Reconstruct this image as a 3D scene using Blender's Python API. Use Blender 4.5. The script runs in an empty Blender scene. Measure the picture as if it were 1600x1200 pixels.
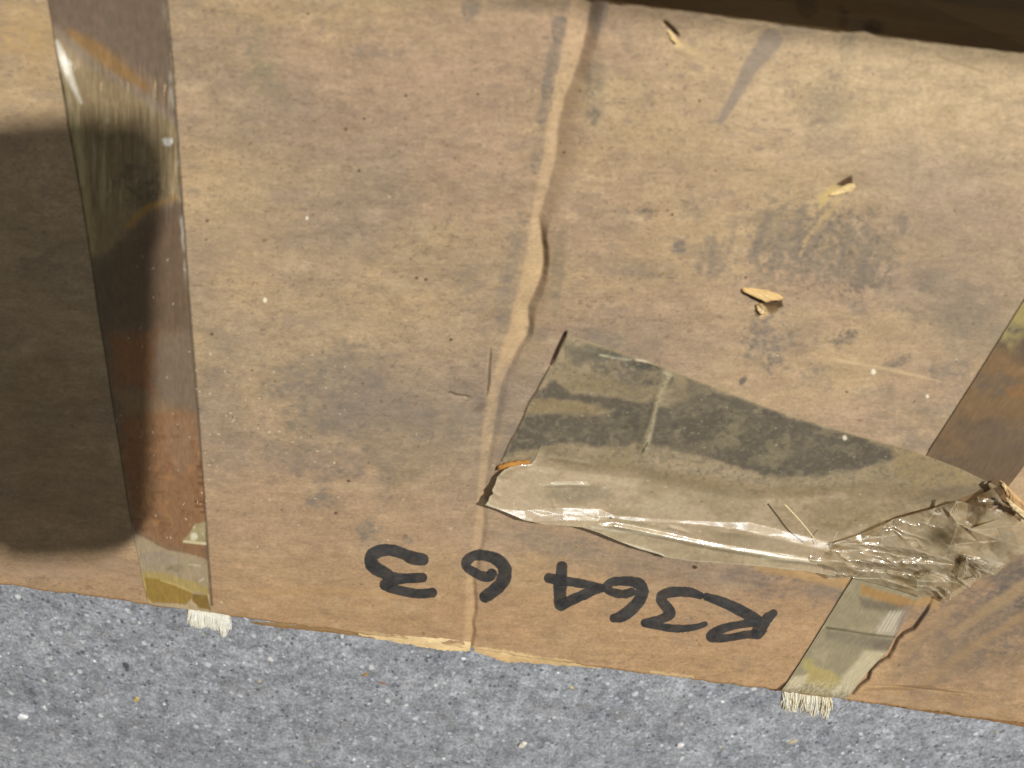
import bpy, math, random
import numpy as np
from mathutils import Vector, Matrix
from mathutils.geometry import delaunay_2d_cdt

sc = bpy.context.scene
random.seed(7)
rng = np.random.RandomState(7)
COL = sc.collection

# ------------------------------------------------------------------ camera, world, lamp
ZT = 0.120            # height of the box top above the floor
H = 0.180             # camera above the box top
FPX = 1200.0          # focal length in photo pixels (1600 wide)
Yc = np.array([-343., 1690., FPX]); Yc /= np.linalg.norm(Yc)
Xr = np.array([19781.264 - 800, 3600.339 - 600, FPX]); Xr /= np.linalg.norm(Xr)
Xc = -Xr
Zc = np.cross(Xc, Yc)
R = np.stack([Xc, Yc, Zc])          # world = R @ camera(right, down, forward)
CAM = np.array([0., 0., ZT + H])

cd = bpy.data.cameras.new('camera')
cam = bpy.data.objects.new('camera', cd)
COL.objects.link(cam)
right, down, fwd = R[:, 0], R[:, 1], R[:, 2]
M = Matrix(((right[0], -down[0], -fwd[0], CAM[0]),
            (right[1], -down[1], -fwd[1], CAM[1]),
            (right[2], -down[2], -fwd[2], CAM[2]),
            (0, 0, 0, 1)))
cam.matrix_world = M
cd.sensor_width = 36.0
cd.lens = 27.0
cd.clip_start = 0.01
cd.clip_end = 50
cd.dof.use_dof = True
cd.dof.focus_distance = 0.30
cd.dof.aperture_fstop = 17
sc.camera = cam

w = bpy.data.worlds.new('World')
sc.world = w
w.use_nodes = True
bg = w.node_tree.nodes['Background']
bg.inputs[0].default_value = (1.0, 0.76, 0.44, 1)
bg.inputs[1].default_value = 0.06

TX, TY = 0.60, 1.05                          # the lamp hangs behind the photographer, to the right of the picture
LDIR = np.array([-TX, -TY, 1.0]); LDIR /= np.linalg.norm(LDIR)
ld = bpy.data.lights.new('ceiling_lamp', 'AREA')
ld.shape = 'RECTANGLE'
ld.size = 0.035
ld.size_y = 0.085
ld.energy = 161
ld.color = (1.0, 0.955, 0.89)
lo = bpy.data.objects.new('ceiling_lamp', ld)
COL.objects.link(lo)
LPOS = np.array([0., 0.15, ZT]) + LDIR * 3.2
lo.location = LPOS
lo.rotation_euler = (Vector((0, 0.15, ZT)) - Vector(LPOS)).to_track_quat('-Z', 'Y').to_euler()

# added cool light, placed and shaped for the bluish gloss on the film
l2 = bpy.data.lights.new('gloss_light', 'AREA')
l2.shape = 'RECTANGLE'
l2.size = 3.4
l2.size_y = 0.13
l2.energy = 19.5
l2.color = (0.86, 0.94, 1.0)
o2 = bpy.data.objects.new('gloss_light', l2)
COL.objects.link(o2)
PDIR = np.array([-.21, -.345, .88]); PDIR /= np.linalg.norm(PDIR)
o2.location = np.array([-.03, 0.18, ZT]) + PDIR * 3.0
zax = Vector(PDIR); xax = Vector((.8, -.40, 0)); xax = (xax - zax * xax.dot(zax)).normalized(); yax = zax.cross(xax)
o2.rotation_euler = Matrix((xax, yax, zax)).transposed().to_euler()

vs = sc.view_settings
vs.view_transform = 'Standard'
vs.look = 'None'
vs.exposure = 0
vs.gamma = 1
vs.use_curve_mapping = False

# ------------------------------------------------------------------ helpers
KLIT = 1.13


def lin(c):
    c = np.asarray(c, float) / 255.
    return np.where(c <= 0.04045, c / 12.92, ((c + 0.055) / 1.055) ** 2.4)


def alb(*c):
    """surface colour that reads as this sRGB value under the lamp"""
    return lin(c) / KLIT


def ray(u, v, z):
    """point at height z seen at photo pixel (u, v)"""
    u = np.asarray(u, float); v = np.asarray(v, float); z = np.asarray(z, float)
    a = u - 800.; b = v - 600.
    dx = R[0, 0] * a + R[0, 1] * b + R[0, 2] * FPX
    dy = R[1, 0] * a + R[1, 1] * b + R[1, 2] * FPX
    dz = R[2, 0] * a + R[2, 1] * b + R[2, 2] * FPX
    k = (z - CAM[2]) / dz
    return np.stack(np.broadcast_arrays(CAM[0] + k * dx, CAM[1] + k * dy, z + 0 * k), -1)


def proj(x, y, z=ZT):
    p = np.stack(np.broadcast_arrays(x, y, z), -1) - CAM
    c = p @ R            # camera coords
    return 800 + FPX * c[..., 0] / c[..., 2], 600 + FPX * c[..., 1] / c[..., 2]


_T = np.random.RandomState(3).rand(256, 256).astype(np.float32)


def vnoise(x, y, seed=0):
    x = np.asarray(x, np.float32) + seed * 17.37; y = np.asarray(y, np.float32) + seed * 41.71
    xi = np.floor(x).astype(np.int32); yi = np.floor(y).astype(np.int32)
    fx = x - xi; fy = y - yi
    fx = fx * fx * (3 - 2 * fx); fy = fy * fy * (3 - 2 * fy)
    x0 = xi & 255; x1 = (xi + 1) & 255; y0 = yi & 255; y1 = (yi + 1) & 255
    a = _T[y0, x0]; b = _T[y0, x1]; c = _T[y1, x0]; d = _T[y1, x1]
    return (a + (b - a) * fx) * (1 - fy) + (c + (d - c) * fx) * fy


def fbm(u, v, size, octv=4, seed=0, ax=1.0, gain=0.55):
    s = 0; amp = 1.; tot = 0; f = 1. / size
    for k in range(octv):
        s = s + amp * vnoise(u * f / ax, v * f, seed + k * 3.1)
        tot += amp; amp *= gain; f *= 2.03
    return s / tot


def sstep(a, b, x):
    t = np.clip((x - a) / (b - a), 0, 1)
    return t * t * (3 - 2 * t)


def poly_d(u, v, pts):
    """distance to a polyline, signed offset, and parameter 0..1 along it"""
    best = np.full(np.shape(u), 1e9, np.float32); par = np.zeros(np.shape(u), np.float32)
    sd = np.zeros(np.shape(u), np.float32)
    n = len(pts) - 1
    for i in range(n):
        (x0, y0), (x1, y1) = pts[i][:2], pts[i + 1][:2]
        dx, dy = x1 - x0, y1 - y0
        L2 = dx * dx + dy * dy + 1e-9
        t = np.clip(((u - x0) * dx + (v - y0) * dy) / L2, 0, 1)
        ex = u - x0 - t * dx; ey = v - y0 - t * dy
        d = np.hypot(ex, ey)
        m = d < best
        best = np.where(m, d, best); par = np.where(m, (i + t) / n, par)
        sd = np.where(m, np.sign(dx * ey - dy * ex), sd)
    return best, sd, par


class Paint:
    """colour (and a few masks) for every vertex of a sheet, addressed by photo position"""

    def __init__(s, U, V, base):
        s.U = U.astype(np.float32); s.V = V.astype(np.float32)
        s.C = np.empty(U.shape + (3,), np.float32); s.C[:] = base

    def box(s, u0, u1, v0, v1):
        m = (s.U > u0) & (s.U < u1) & (s.V > v0) & (s.V < v1)
        if not m.any():
            return None
        r = np.where(m.any(1))[0]; c = np.where(m.any(0))[0]
        return (slice(r[0], r[-1] + 1), slice(c[0], c[-1] + 1))

    def mixin(s, sl, col, m):
        s.C[sl] += (np.asarray(col, np.float32) - s.C[sl]) * np.clip(m, 0, 1)[..., None]

    def blob(s, u, v, ru, rv, col, k=1.0, ang=0, nz=0.6, size=18, seed=0, soft=0.35, ax=1.0):
        q = max(ru, rv) * 1.6
        sl = s.box(u - q, u + q, v - q, v + q)
        if sl is None: return
        U = s.U[sl]; V = s.V[sl]
        a = math.radians(ang); du = U - u; dv = V - v
        x = (du * math.cos(a) + dv * math.sin(a)) / ru; y = (-du * math.sin(a) + dv * math.cos(a)) / rv
        d = np.sqrt(x * x + y * y)
        n = fbm(U, V, size, 4, seed + u * .013, ax) - 0.5
        m = sstep(1.0 + soft, 1.0 - soft, d + n * nz * 2)
        if max(ru, rv) > 9 and nz >= .6:
            f1 = fbm(U, V, 26, 4, seed + 71, 2.2); f2 = fbm(U, V, 4.5, 3, seed + 77, 1.5)
            lo_ = .62 if max(ru, rv) > 44 else .34
            m = m * (lo_ + (1 - lo_) * sstep(.36, .62, f1)) * (.5 + .6 * sstep(.35, .62, f2))
        s.mixin(sl, col, m * k)

    def line(s, pts, wd, col, k=1.0, soft=1.5, nz=0.0, size=10, seed=0):
        wmax = max(wd) if isinstance(wd, (list, tuple)) else wd
        us = [p[0] for p in pts]; vs_ = [p[1] for p in pts]; q = wmax + soft + 6
        sl = s.box(min(us) - q, max(us) + q, min(vs_) - q, max(vs_) + q)
        if sl is None: return
        U = s.U[sl]; V = s.V[sl]
        d, _, par = poly_d(U, V, pts)
        ww = np.interp(par, np.linspace(0, 1, len(wd)), wd) if isinstance(wd, (list, tuple)) else wd
        n = (fbm(U, V, size, 3, seed + pts[0][0] * .017) - 0.5) * 2 * nz if nz else 0
        m = sstep(soft, -soft, d - ww * 0.5 * (1 + n) + (n * ww * .6 if nz else 0))
        s.mixin(sl, col, m * k)

    def poly(s, pts, col, k=1.0, soft=4, nz=0., size=14, seed=0):
        us = [p[0] for p in pts]; vs_ = [p[1] for p in pts]; q = soft + 8 + nz
        sl = s.box(min(us) - q, max(us) + q, min(vs_) - q, max(vs_) + q)
        if sl is None: return
        U = s.U[sl]; V = s.V[sl]
        if nz:
            U = U + (fbm(U, V, size, 4, seed + 5) - .5) * 2 * nz; V = V + (fbm(U, V, size, 4, seed + 9) - .5) * 2 * nz
        ins = np.zeros(U.shape, bool); n = len(pts)
        for i in range(n):
            (x0, y0), (x1, y1) = pts[i], pts[(i + 1) % n]
            if y0 == y1: continue
            c = ((y0 > V) != (y1 > V)) & (U < (x1 - x0) * (V - y0) / (y1 - y0) + x0)
            ins ^= c
        d, _, _ = poly_d(U, V, list(pts) + [pts[0]])
        m = sstep(-soft, soft, np.where(ins, d, -d))
        s.mixin(sl, col, m * k)

    def mult(s, f):
        s.C *= f[..., None]


def link(o, parent=None):
    COL.objects.link(o)
    if parent is not None:
        o.parent = parent
    return o


def root_of(o):
    p = Vector((0, 0, 0))
    while o is not None:
        p += o.location; o = o.parent
    return p


def mesh_obj(name, verts, faces, mat, parent=None, col=None, smooth=True):
    verts = np.asarray(verts, np.float64).reshape(-1, 3) - np.array(root_of(parent))
    me = bpy.data.meshes.new(name)
    if isinstance(faces, np.ndarray):
        k = faces.shape[1]; nf = len(faces)
        me.vertices.add(len(verts)); me.vertices.foreach_set('co', verts.astype(np.float32).ravel())
        me.loops.add(nf * k); me.loops.foreach_set('vertex_index', faces.astype(np.int32).ravel())
        me.polygons.add(nf); me.polygons.foreach_set('loop_start', np.arange(0, nf * k, k, dtype=np.int32))
        me.update(calc_edges=True)
    else:
        me.from_pydata([tuple(p) for p in verts], [], faces)
    me.polygons.foreach_set('use_smooth', np.full(len(me.polygons), smooth, bool))
    if col is not None:
        a = me.color_attributes.new('Col', 'FLOAT_COLOR', 'POINT')
        cv = np.asarray(col); cv = cv.reshape(len(verts), -1)
        c = np.ones((len(verts), 4), np.float32); c[:, :cv.shape[1]] = cv
        a.data.foreach_set('color', c.ravel())
    me.materials.append(mat)
    me.update()
    return link(bpy.data.objects.new(name, me), parent)


def grid_faces(nr, nc, flip=False):
    i = np.arange(nr - 1)[:, None] * nc + np.arange(nc - 1)[None, :]
    q = np.stack([i, i + 1, i + nc + 1, i + nc], -1).reshape(-1, 4)
    return q[:, ::-1] if flip else q


def sheet(name, P, mat, parent, col):
    nr, nc = P.shape[:2]
    # make the faces point up
    a = P[0, 1] - P[0, 0]; b = P[1, 0] - P[0, 0]
    return mesh_obj(name, P.reshape(-1, 3), grid_faces(nr, nc, np.cross(a, b)[2] < 0), mat, parent, col)


def resample(pts, n):
    pts = np.asarray(pts, float)
    d = np.r_[0, np.cumsum(np.hypot(*(np.diff(pts[:, :2], axis=0).T)))]
    t = np.linspace(0, d[-1], n)
    return np.stack([np.interp(t, d, pts[:, k]) for k in range(pts.shape[1])], -1)


def catmull(pts, n=10):
    p = np.asarray(pts, float); p = np.vstack([2 * p[0] - p[1], p, 2 * p[-1] - p[-2]])
    out = []
    for i in range(1, len(p) - 2):
        for t in np.linspace(0, 1, n, endpoint=False):
            a, b, c, d = p[i - 1], p[i], p[i + 1], p[i + 2]
            out.append(.5 * (2 * b + (c - a) * t + (2 * a - 5 * b + 4 * c - d) * t * t + (3 * b - a - 3 * c + d) * t ** 3))
    out.append(p[-2])
    return np.array(out)


def coons(T, B, L, Rr, nu, nv):
    T = resample(T, nu); B = resample(B, nu); L = resample(L, nv); Rr = resample(Rr, nv)
    s = np.linspace(0, 1, nu)[None, :, None]; t = np.linspace(0, 1, nv)[:, None, None]
    P = (1 - t) * T[None] + t * B[None] + (1 - s) * L[:, None] + s * Rr[:, None]
    P -= (1 - s) * (1 - t) * T[0] + s * (1 - t) * T[-1] + (1 - s) * t * B[0] + s * t * B[-1]
    return P, np.broadcast_to(s[..., 0], P.shape[:2]), np.broadcast_to(t[..., 0], P.shape[:2])


# ------------------------------------------------------------------ materials
def nodes(name):
    m = bpy.data.materials.new(name); m.use_nodes = True
    nt = m.node_tree
    return m, nt, nt.nodes['Principled BSDF'], nt.nodes['Material Output']


def add(nt, kind, **kw):
    n = nt.nodes.new(kind)
    for k, v in kw.items():
        if k in n.inputs: n.inputs[k].default_value = v
        else: setattr(n, k, v)
    return n


def paper_mat(name, rough=0.85, spec=0.25, grain=0.10, bump=0.25, fine=1.0):
    m, nt, bs, out = nodes(name); L = nt.links.new
    at = add(nt, 'ShaderNodeAttribute', attribute_name='Col')
    tc = add(nt, 'ShaderNodeTexCoord')
    mp = add(nt, 'ShaderNodeMapping'); mp.inputs['Scale'].default_value = (0.45, 1, 1)
    L(tc.outputs['Object'], mp.inputs['Vector'])
    n1 = add(nt, 'ShaderNodeTexNoise', Scale=1500. * fine, Detail=5., Roughness=0.7)
    L(mp.outputs[0], n1.inputs['Vector'])
    n2 = add(nt, 'ShaderNodeTexNoise', Scale=330. * fine, Detail=4., Roughness=0.65)
    L(mp.outputs[0], n2.inputs['Vector'])
    ad = add(nt, 'ShaderNodeMath', operation='ADD'); L(n1.outputs[0], ad.inputs[0]); L(n2.outputs[0], ad.inputs[1])
    mr = add(nt, 'ShaderNodeMapRange'); L(ad.outputs[0], mr.inputs['Value'])
    mr.inputs['From Min'].default_value = 0.6; mr.inputs['From Max'].default_value = 1.4
    mr.inputs['To Min'].default_value = 1 - grain * 1.6; mr.inputs['To Max'].default_value = 1 + grain * 1.6
    mx = add(nt, 'ShaderNodeVectorMath', operation='SCALE'); L(at.outputs['Color'], mx.inputs[0]); L(mr.outputs[0], mx.inputs['Scale'])
    L(mx.outputs[0], bs.inputs['Base Color'])
    bs.inputs['Roughness'].default_value = rough
    bs.inputs['Specular IOR Level'].default_value = spec
    bp = add(nt, 'ShaderNodeBump', Strength=bump, Distance=0.0004)
    L(ad.outputs[0], bp.inputs['Height']); L(bp.outputs[0], bs.inputs['Normal'])
    return m


def film_mat(name, rough=0.3, clear=0.2, bump=0.15, coat=0.0, coat_rough=.22, stretch=(1, 1, 1)):
    m, nt, bs, out = nodes(name); L = nt.links.new
    at = add(nt, 'ShaderNodeAttribute', attribute_name='Col')
    tc = add(nt, 'ShaderNodeTexCoord')
    mp = add(nt, 'ShaderNodeMapping'); mp.inputs['Scale'].default_value = stretch
    L(tc.outputs['Object'], mp.inputs['Vector'])
    n1 = add(nt, 'ShaderNodeTexNoise', Scale=700., Detail=5., Roughness=0.65); L(mp.outputs[0], n1.inputs['Vector'])
    mr = add(nt, 'ShaderNodeMapRange'); L(n1.outputs[0], mr.inputs['Value'])
    mr.inputs['From Min'].default_value = 0.3; mr.inputs['From Max'].default_value = 0.7
    mr.inputs['To Min'].default_value = 0.88; mr.inputs['To Max'].default_value = 1.12
    mx = add(nt, 'ShaderNodeVectorMath', operation='SCALE'); L(at.outputs['Color'], mx.inputs[0]); L(mr.outputs[0], mx.inputs['Scale'])
    L(mx.outputs[0], bs.inputs['Base Color'])
    mr2 = add(nt, 'ShaderNodeMapRange'); L(n1.outputs[0], mr2.inputs['Value'])
    mr2.inputs['To Min'].default_value = rough - .08; mr2.inputs['To Max'].default_value = rough + .12
    L(mr2.outputs[0], bs.inputs['Roughness'])
    bs.inputs['Specular IOR Level'].default_value = 0.5
    bs.inputs['Coat Weight'].default_value = coat
    bs.inputs['Coat Roughness'].default_value = coat_rough
    bs.inputs['Coat IOR'].default_value = 1.85
    bp = add(nt, 'ShaderNodeBump', Strength=bump, Distance=0.0004)
    L(n1.outputs[0], bp.inputs['Height']); L(bp.outputs[0], bs.inputs['Normal'])
    if clear > 0:
        tr = add(nt, 'ShaderNodeBsdfTransparent'); tm = add(nt, 'ShaderNodeMixRGB'); tm.inputs[1].default_value = (1, 1, 1, 1); tm.inputs[2].default_value = (0.92, 0.86, 0.72, 1)
        L(at.outputs['Alpha'], tm.inputs[0]); L(tm.outputs[0], tr.inputs[0])
        ms = add(nt, 'ShaderNodeMixShader')
        ma = add(nt, 'ShaderNodeMath', operation='MULTIPLY_ADD'); L(at.outputs['Alpha'], ma.inputs[0])
        ma.inputs[1].default_value = -(1 - clear); ma.inputs[2].default_value = 1.0; L(ma.outputs[0], ms.inputs[0])
        L(bs.outputs[0], ms.inputs[1]); L(tr.outputs[0], ms.inputs[2]); L(ms.outputs[0], out.inputs['Surface'])
    return m


def plain_mat(name, c, rough=0.6, var=0.15, scale=400., spec=0.4):
    m, nt, bs, out = nodes(name); L = nt.links.new
    tc = add(nt, 'ShaderNodeTexCoord')
    n1 = add(nt, 'ShaderNodeTexNoise', Scale=scale, Detail=4.); L(tc.outputs['Object'], n1.inputs['Vector'])
    rp = add(nt, 'ShaderNodeMixRGB'); L(n1.outputs[0], rp.inputs[0])
    c = np.asarray(c)
    rp.inputs[1].default_value = (*(c * (1 - var)), 1); rp.inputs[2].default_value = (*(c * (1 + var)), 1)
    L(rp.outputs[0], bs.inputs['Base Color'])
    bs.inputs['Roughness'].default_value = rough; bs.inputs['Specular IOR Level'].default_value = spec
    return m


def ink_mat():
    m, nt, bs, out = nodes('marker_ink'); L = nt.links.new
    tc = add(nt, 'ShaderNodeTexCoord')
    n1 = add(nt, 'ShaderNodeTexNoise', Scale=190., Detail=7., Roughness=.7); L(tc.outputs['Object'], n1.inputs['Vector'])
    rp = add(nt, 'ShaderNodeValToRGB'); L(n1.outputs[0], rp.inputs[0])
    rp.color_ramp.elements[0].position = .34; rp.color_ramp.elements[0].color = (*(lin((48, 49, 51)) / KLIT), 1)
    rp.color_ramp.elements[1].position = .72; rp.color_ramp.elements[1].color = (*(lin((82, 81, 80)) / KLIT), 1)
    L(rp.outputs[0], bs.inputs['Base Color'])
    bs.inputs['Roughness'].default_value = .6; bs.inputs['Specular IOR Level'].default_value = .3
    tr = add(nt, 'ShaderNodeBsdfTransparent')
    ms = add(nt, 'ShaderNodeMixShader')
    n2 = add(nt, 'ShaderNodeTexNoise', Scale=2200., Detail=3.); L(tc.outputs['Object'], n2.inputs['Vector'])
    mr = add(nt, 'ShaderNodeMapRange'); L(n2.outputs[0], mr.inputs['Value'])
    mr.inputs['From Min'].default_value = .45; mr.inputs['From Max'].default_value = .75
    mr.inputs['To Min'].default_value = .03; mr.inputs['To Max'].default_value = .28
    ai = add(nt, 'ShaderNodeAttribute', attribute_name='Col')
    om = add(nt, 'ShaderNodeMath', operation='SUBTRACT'); om.inputs[0].default_value = 1.; L(mr.outputs[0], om.inputs[1])
    mu = add(nt, 'ShaderNodeMath', operation='MULTIPLY'); L(om.outputs[0], mu.inputs[0]); L(ai.outputs['Alpha'], mu.inputs[1])
    iv = add(nt, 'ShaderNodeMath', operation='SUBTRACT'); iv.inputs[0].default_value = 1.; L(mu.outputs[0], iv.inputs[1])
    L(iv.outputs[0], ms.inputs[0]); L(bs.outputs[0], ms.inputs[1]); L(tr.outputs[0], ms.inputs[2]); L(ms.outputs[0], out.inputs['Surface'])
    return m


def concrete_mat():
    m, nt, bs, out = nodes('concrete'); L = nt.links.new
    tc = add(nt, 'ShaderNodeTexCoord')
    mpv = add(nt, 'ShaderNodeMapping'); mpv.inputs['Scale'].default_value = (1., .78, 1.); L(tc.outputs['Object'], mpv.inputs['Vector']); V = mpv.outputs[0]
    # grey blotches
    nA = add(nt, 'ShaderNodeTexNoise', Scale=26., Detail=5., Roughness=.6); L(V, nA.inputs['Vector'])
    rA = add(nt, 'ShaderNodeValToRGB'); L(nA.outputs[0], rA.inputs[0])
    rA.color_ramp.elements[0].position = .3; rA.color_ramp.elements[0].color = (*alb(138, 142, 150), 1)
    rA.color_ramp.elements[1].position = .72; rA.color_ramp.elements[1].color = (*alb(178, 182, 189), 1)
    # sand grains
    nB = add(nt, 'ShaderNodeTexNoise', Scale=360., Detail=6., Roughness=.8); L(V, nB.inputs['Vector'])
    rB = add(nt, 'ShaderNodeMapRange'); L(nB.outputs[0], rB.inputs['Value'])
    rB.inputs['From Min'].default_value = .33; rB.inputs['From Max'].default_value = .67
    rB.inputs['To Min'].default_value = .52; rB.inputs['To Max'].default_value = 1.5
    nG = add(nt, 'ShaderNodeTexNoise', Scale=720., Detail=3., Roughness=.7); L(V, nG.inputs['Vector'])
    rG = add(nt, 'ShaderNodeMapRange'); L(nG.outputs[0], rG.inputs['Value'])
    rG.inputs['From Min'].default_value = .3; rG.inputs['From Max'].default_value = .7
    rG.inputs['To Min'].default_value = .74; rG.inputs['To Max'].default_value = 1.26
    nH = add(nt, 'ShaderNodeTexNoise', Scale=120., Detail=5., Roughness=.7); L(V, nH.inputs['Vector'])
    rH = add(nt, 'ShaderNodeMapRange'); L(nH.outputs[0], rH.inputs['Value'])
    rH.inputs['From Min'].default_value = .32; rH.inputs['From Max'].default_value = .68
    rH.inputs['To Min'].default_value = .60; rH.inputs['To Max'].default_value = 1.36
    m1 = add(nt, 'ShaderNodeMath', operation='MULTIPLY'); L(rB.outputs[0], m1.inputs[0]); L(rG.outputs[0], m1.inputs[1])
    m2 = add(nt, 'ShaderNodeMath', operation='MULTIPLY'); L(m1.outputs[0], m2.inputs[0]); L(rH.outputs[0], m2.inputs[1])
    sA = add(nt, 'ShaderNodeVectorMath', operation='SCALE'); L(rA.outputs[0], sA.inputs[0]); L(m2.outputs[0], sA.inputs['Scale'])
    # tan grime
    nC = add(nt, 'ShaderNodeTexNoise', Scale=48., Detail=5., Roughness=.65); L(V, nC.inputs['Vector'])
    rC = add(nt, 'ShaderNodeMapRange'); L(nC.outputs[0], rC.inputs['Value'])
    rC.inputs['From Min'].default_value = .54; rC.inputs['From Max'].default_value = .8
    rC.inputs['To Max'].default_value = .4
    mC = add(nt, 'ShaderNodeMixRGB'); L(rC.outputs[0], mC.inputs[0]); L(sA.outputs[0], mC.inputs[1])
    mC.inputs[2].default_value = (*alb(146, 142, 132), 1)

    def specks(prev, scale, thr, col, seed, soft=.05, pick=.8):
        mp = add(nt, 'ShaderNodeMapping'); mp.inputs['Location'].default_value = (seed, seed * 1.7, 0); L(V, mp.inputs['Vector'])
        wb = add(nt, 'ShaderNodeTexNoise', Scale=scale * 1.8, Detail=4., Roughness=.7); L(mp.outputs[0], wb.inputs['Vector'])
        wa = add(nt, 'ShaderNodeVectorMath', operation='MULTIPLY_ADD'); L(wb.outputs['Color'], wa.inputs[0])
        wa.inputs[1].default_value = (.9 / scale,) * 3; L(mp.outputs[0], wa.inputs[2])
        vo = add(nt, 'ShaderNodeTexVoronoi', Scale=scale); L(wa.outputs[0], vo.inputs['Vector'])
        sx = add(nt, 'ShaderNodeSeparateColor'); L(vo.outputs['Color'], sx.inputs[0])
        # size differs by cell, most cells carry none
        sz = add(nt, 'ShaderNodeMapRange'); L(sx.outputs[0], sz.inputs['Value'])
        sz.inputs['From Min'].default_value = pick; sz.inputs['From Max'].default_value = 1.
        sz.inputs['To Min'].default_value = 0.; sz.inputs['To Max'].default_value = thr
        df = add(nt, 'ShaderNodeMath', operation='SUBTRACT'); L(sz.outputs[0], df.inputs[0]); L(vo.outputs['Distance'], df.inputs[1])
        mm = add(nt, 'ShaderNodeMapRange'); L(df.outputs[0], mm.inputs['Value'])
        mm.inputs['From Min'].default_value = -soft; mm.inputs['From Max'].default_value = soft
        mm.inputs['To Max'].default_value = .9
        gt = add(nt, 'ShaderNodeMath', operation='GREATER_THAN'); L(sx.outputs[0], gt.inputs[0]); gt.inputs[1].default_value = pick
        mu = add(nt, 'ShaderNodeMath', operation='MULTIPLY'); L(mm.outputs[0], mu.inputs[0]); L(gt.outputs[0], mu.inputs[1])
        mx = add(nt, 'ShaderNodeMixRGB'); L(mu.outputs[0], mx.inputs[0]); L(prev, mx.inputs[1]); mx.inputs[2].default_value = (*col, 1)
        return mx.outputs[0]
    c = specks(mC.outputs[0], 260., .44, alb(206, 211, 222), 1.3, pick=.82)
    c = specks(c, 300., .44, alb(92, 97, 110), 2.9, pick=.74)
    c = specks(c, 150., .30, alb(226, 228, 232), 5.1, pick=.82)
    c = specks(c, 110., .18, alb(244, 244, 240), 7.7, pick=.86)
    c = specks(c, 95., .15, alb(70, 74, 82), 9.2, pick=.86)
    c = specks(c, 90., .14, alb(180, 176, 156), 11.2, pick=.93)
    L(c, bs.inputs['Base Color'])
    bs.inputs['Roughness'].default_value = .8; bs.inputs['Specular IOR Level'].default_value = .3
    bp = add(nt, 'ShaderNodeBump', Strength=.35, Distance=.0008)
    L(nB.outputs[0], bp.inputs['Height']); L(bp.outputs[0], bs.inputs['Normal'])
    return m


MAT_CARD = paper_mat('cardboard', grain=.12)
MAT_TORN = paper_mat('torn_paper', grain=.16, bump=.5)
MAT_STRAP = film_mat('strapping_tape', rough=.38, clear=.0, bump=.08, coat=.7, coat_rough=.2, stretch=(1.6, .35, 1))
MAT_FILM = film_mat('packing_film', rough=.40, clear=.12, bump=.04, coat=1.0, coat_rough=.13)
MAT_CRUMPLE = film_mat('crumpled_film', rough=.38, clear=.40, bump=.03, coat=1.0, coat_rough=.12)
MAT_INK = ink_mat()
MAT_CONC = concrete_mat()

# ------------------------------------------------------------------ the floor
S = 2.5
fl = mesh_obj('floor', [(-S, -S, 0), (S, -S, 0), (S, S, 0), (-S, S, 0)], [(0, 1, 2, 3)], MAT_CONC, smooth=False)
fl['kind'] = 'structure'
fl['label'] = 'grey speckled concrete floor beyond the box edge'

# ------------------------------------------------------------------ the box
XL, XR_ = 0.215, -0.300       # picture-left and picture-right ends
YF = 0.2512


def near_y(x):
    x = np.asarray(x, float)
    return 0.0255 + 0.0566 * x + (vnoise(x * 190, x * 0, 15) - .5) * .0007 + (vnoise(x * 700, x * 0, 16) - .5) * .0003 - .0007 * np.exp(-((x + .0725) / .0022) ** 2)


BOX = bpy.data.objects.new('cardboard_box', None)
link(BOX)
BOX.location = ((XL + XR_) / 2, (YF + 0.02) / 2, 0)
BOX.empty_display_size = .05
BOX['label'] = 'worn brown cardboard box with marker writing, old straps and torn tape on its top'
BOX['category'] = 'box'

# traced crease: v, left of pale strip, valley, width of far flank, depth (mm)
CR = np.array([
    (-200, 935, 968, 20, 2.6), (0, 893, 924, 24, 1.8), (50, 883, 915, 22, 1.5), (100, 873, 903, 22, 1.2), (150, 862, 882, 40, 0.9),
    (200, 855, 871, 48, .8), (250, 847, 867, 46, .75), (300, 838, 853, 40, .7), (340, 830, 840, 22, .8),
    (365, 828, 845, 11, 1.5), (390, 824, 849, 11, 1.5), (430, 815, 847, 11, 1.5), (450, 810, 837, 13, 1.2),
    (480, 802, 824, 15, 1.1), (510, 797, 826, 10, 1.2), (525, 791, 822, 10, 1.0), (550, 783, 806, 10, .6),
    (600, 766, 783, 12, .5), (650, 756, 774, 12, .5), (700, 752, 765, 10, .35), (750, 748, 758, 9, .35),
    (800, 744, 755, 8, .4), (850, 738, 751, 7, .45), (900, 728, 739, 6, .5), (960, 728, 741, 6, .8), (1020, 722, 733, 7, .9), (1200, 700, 712, 7, .9)])

CRACKS = [  # polyline, width px, depth mm
    ([(884, 520), (872, 545), (861, 570)], 5.5, 1.3),
    ([(861, 570), (846, 596), (838, 612), (826, 630), (818, 650), (806, 676), (797, 690), (789, 708), (783, 722)], 2.2, .5),
    ([(1456, 936), (1448, 955), (1428, 982), (1412, 990), (1402, 1000), (1395, 1016), (1388, 1028), (1370, 1038), (1360, 1048), (1356, 1062), (1343, 1072), (1333, 1084)], 5, .9),
    ([(702, 613), (710, 617), (720, 619), (733, 620)], 3.5, .45),
    ([(767, 545), (764, 575), (763, 600), (760, 618)], 4, .5),
    ([(1037, 34), (1048, 44), (1058, 55)], 7, 1.0),
    ([(670, 690), (676, 676)], 2.5, .3), ([(668, 860), (690, 862)], 2, .0),
    ([(1360, 1072), (1400, 1072), (1450, 1078), (1520, 1086)], 3, .25),
    ([(1410, 975), (1452, 700), ], 0.1, .0),
]
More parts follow.
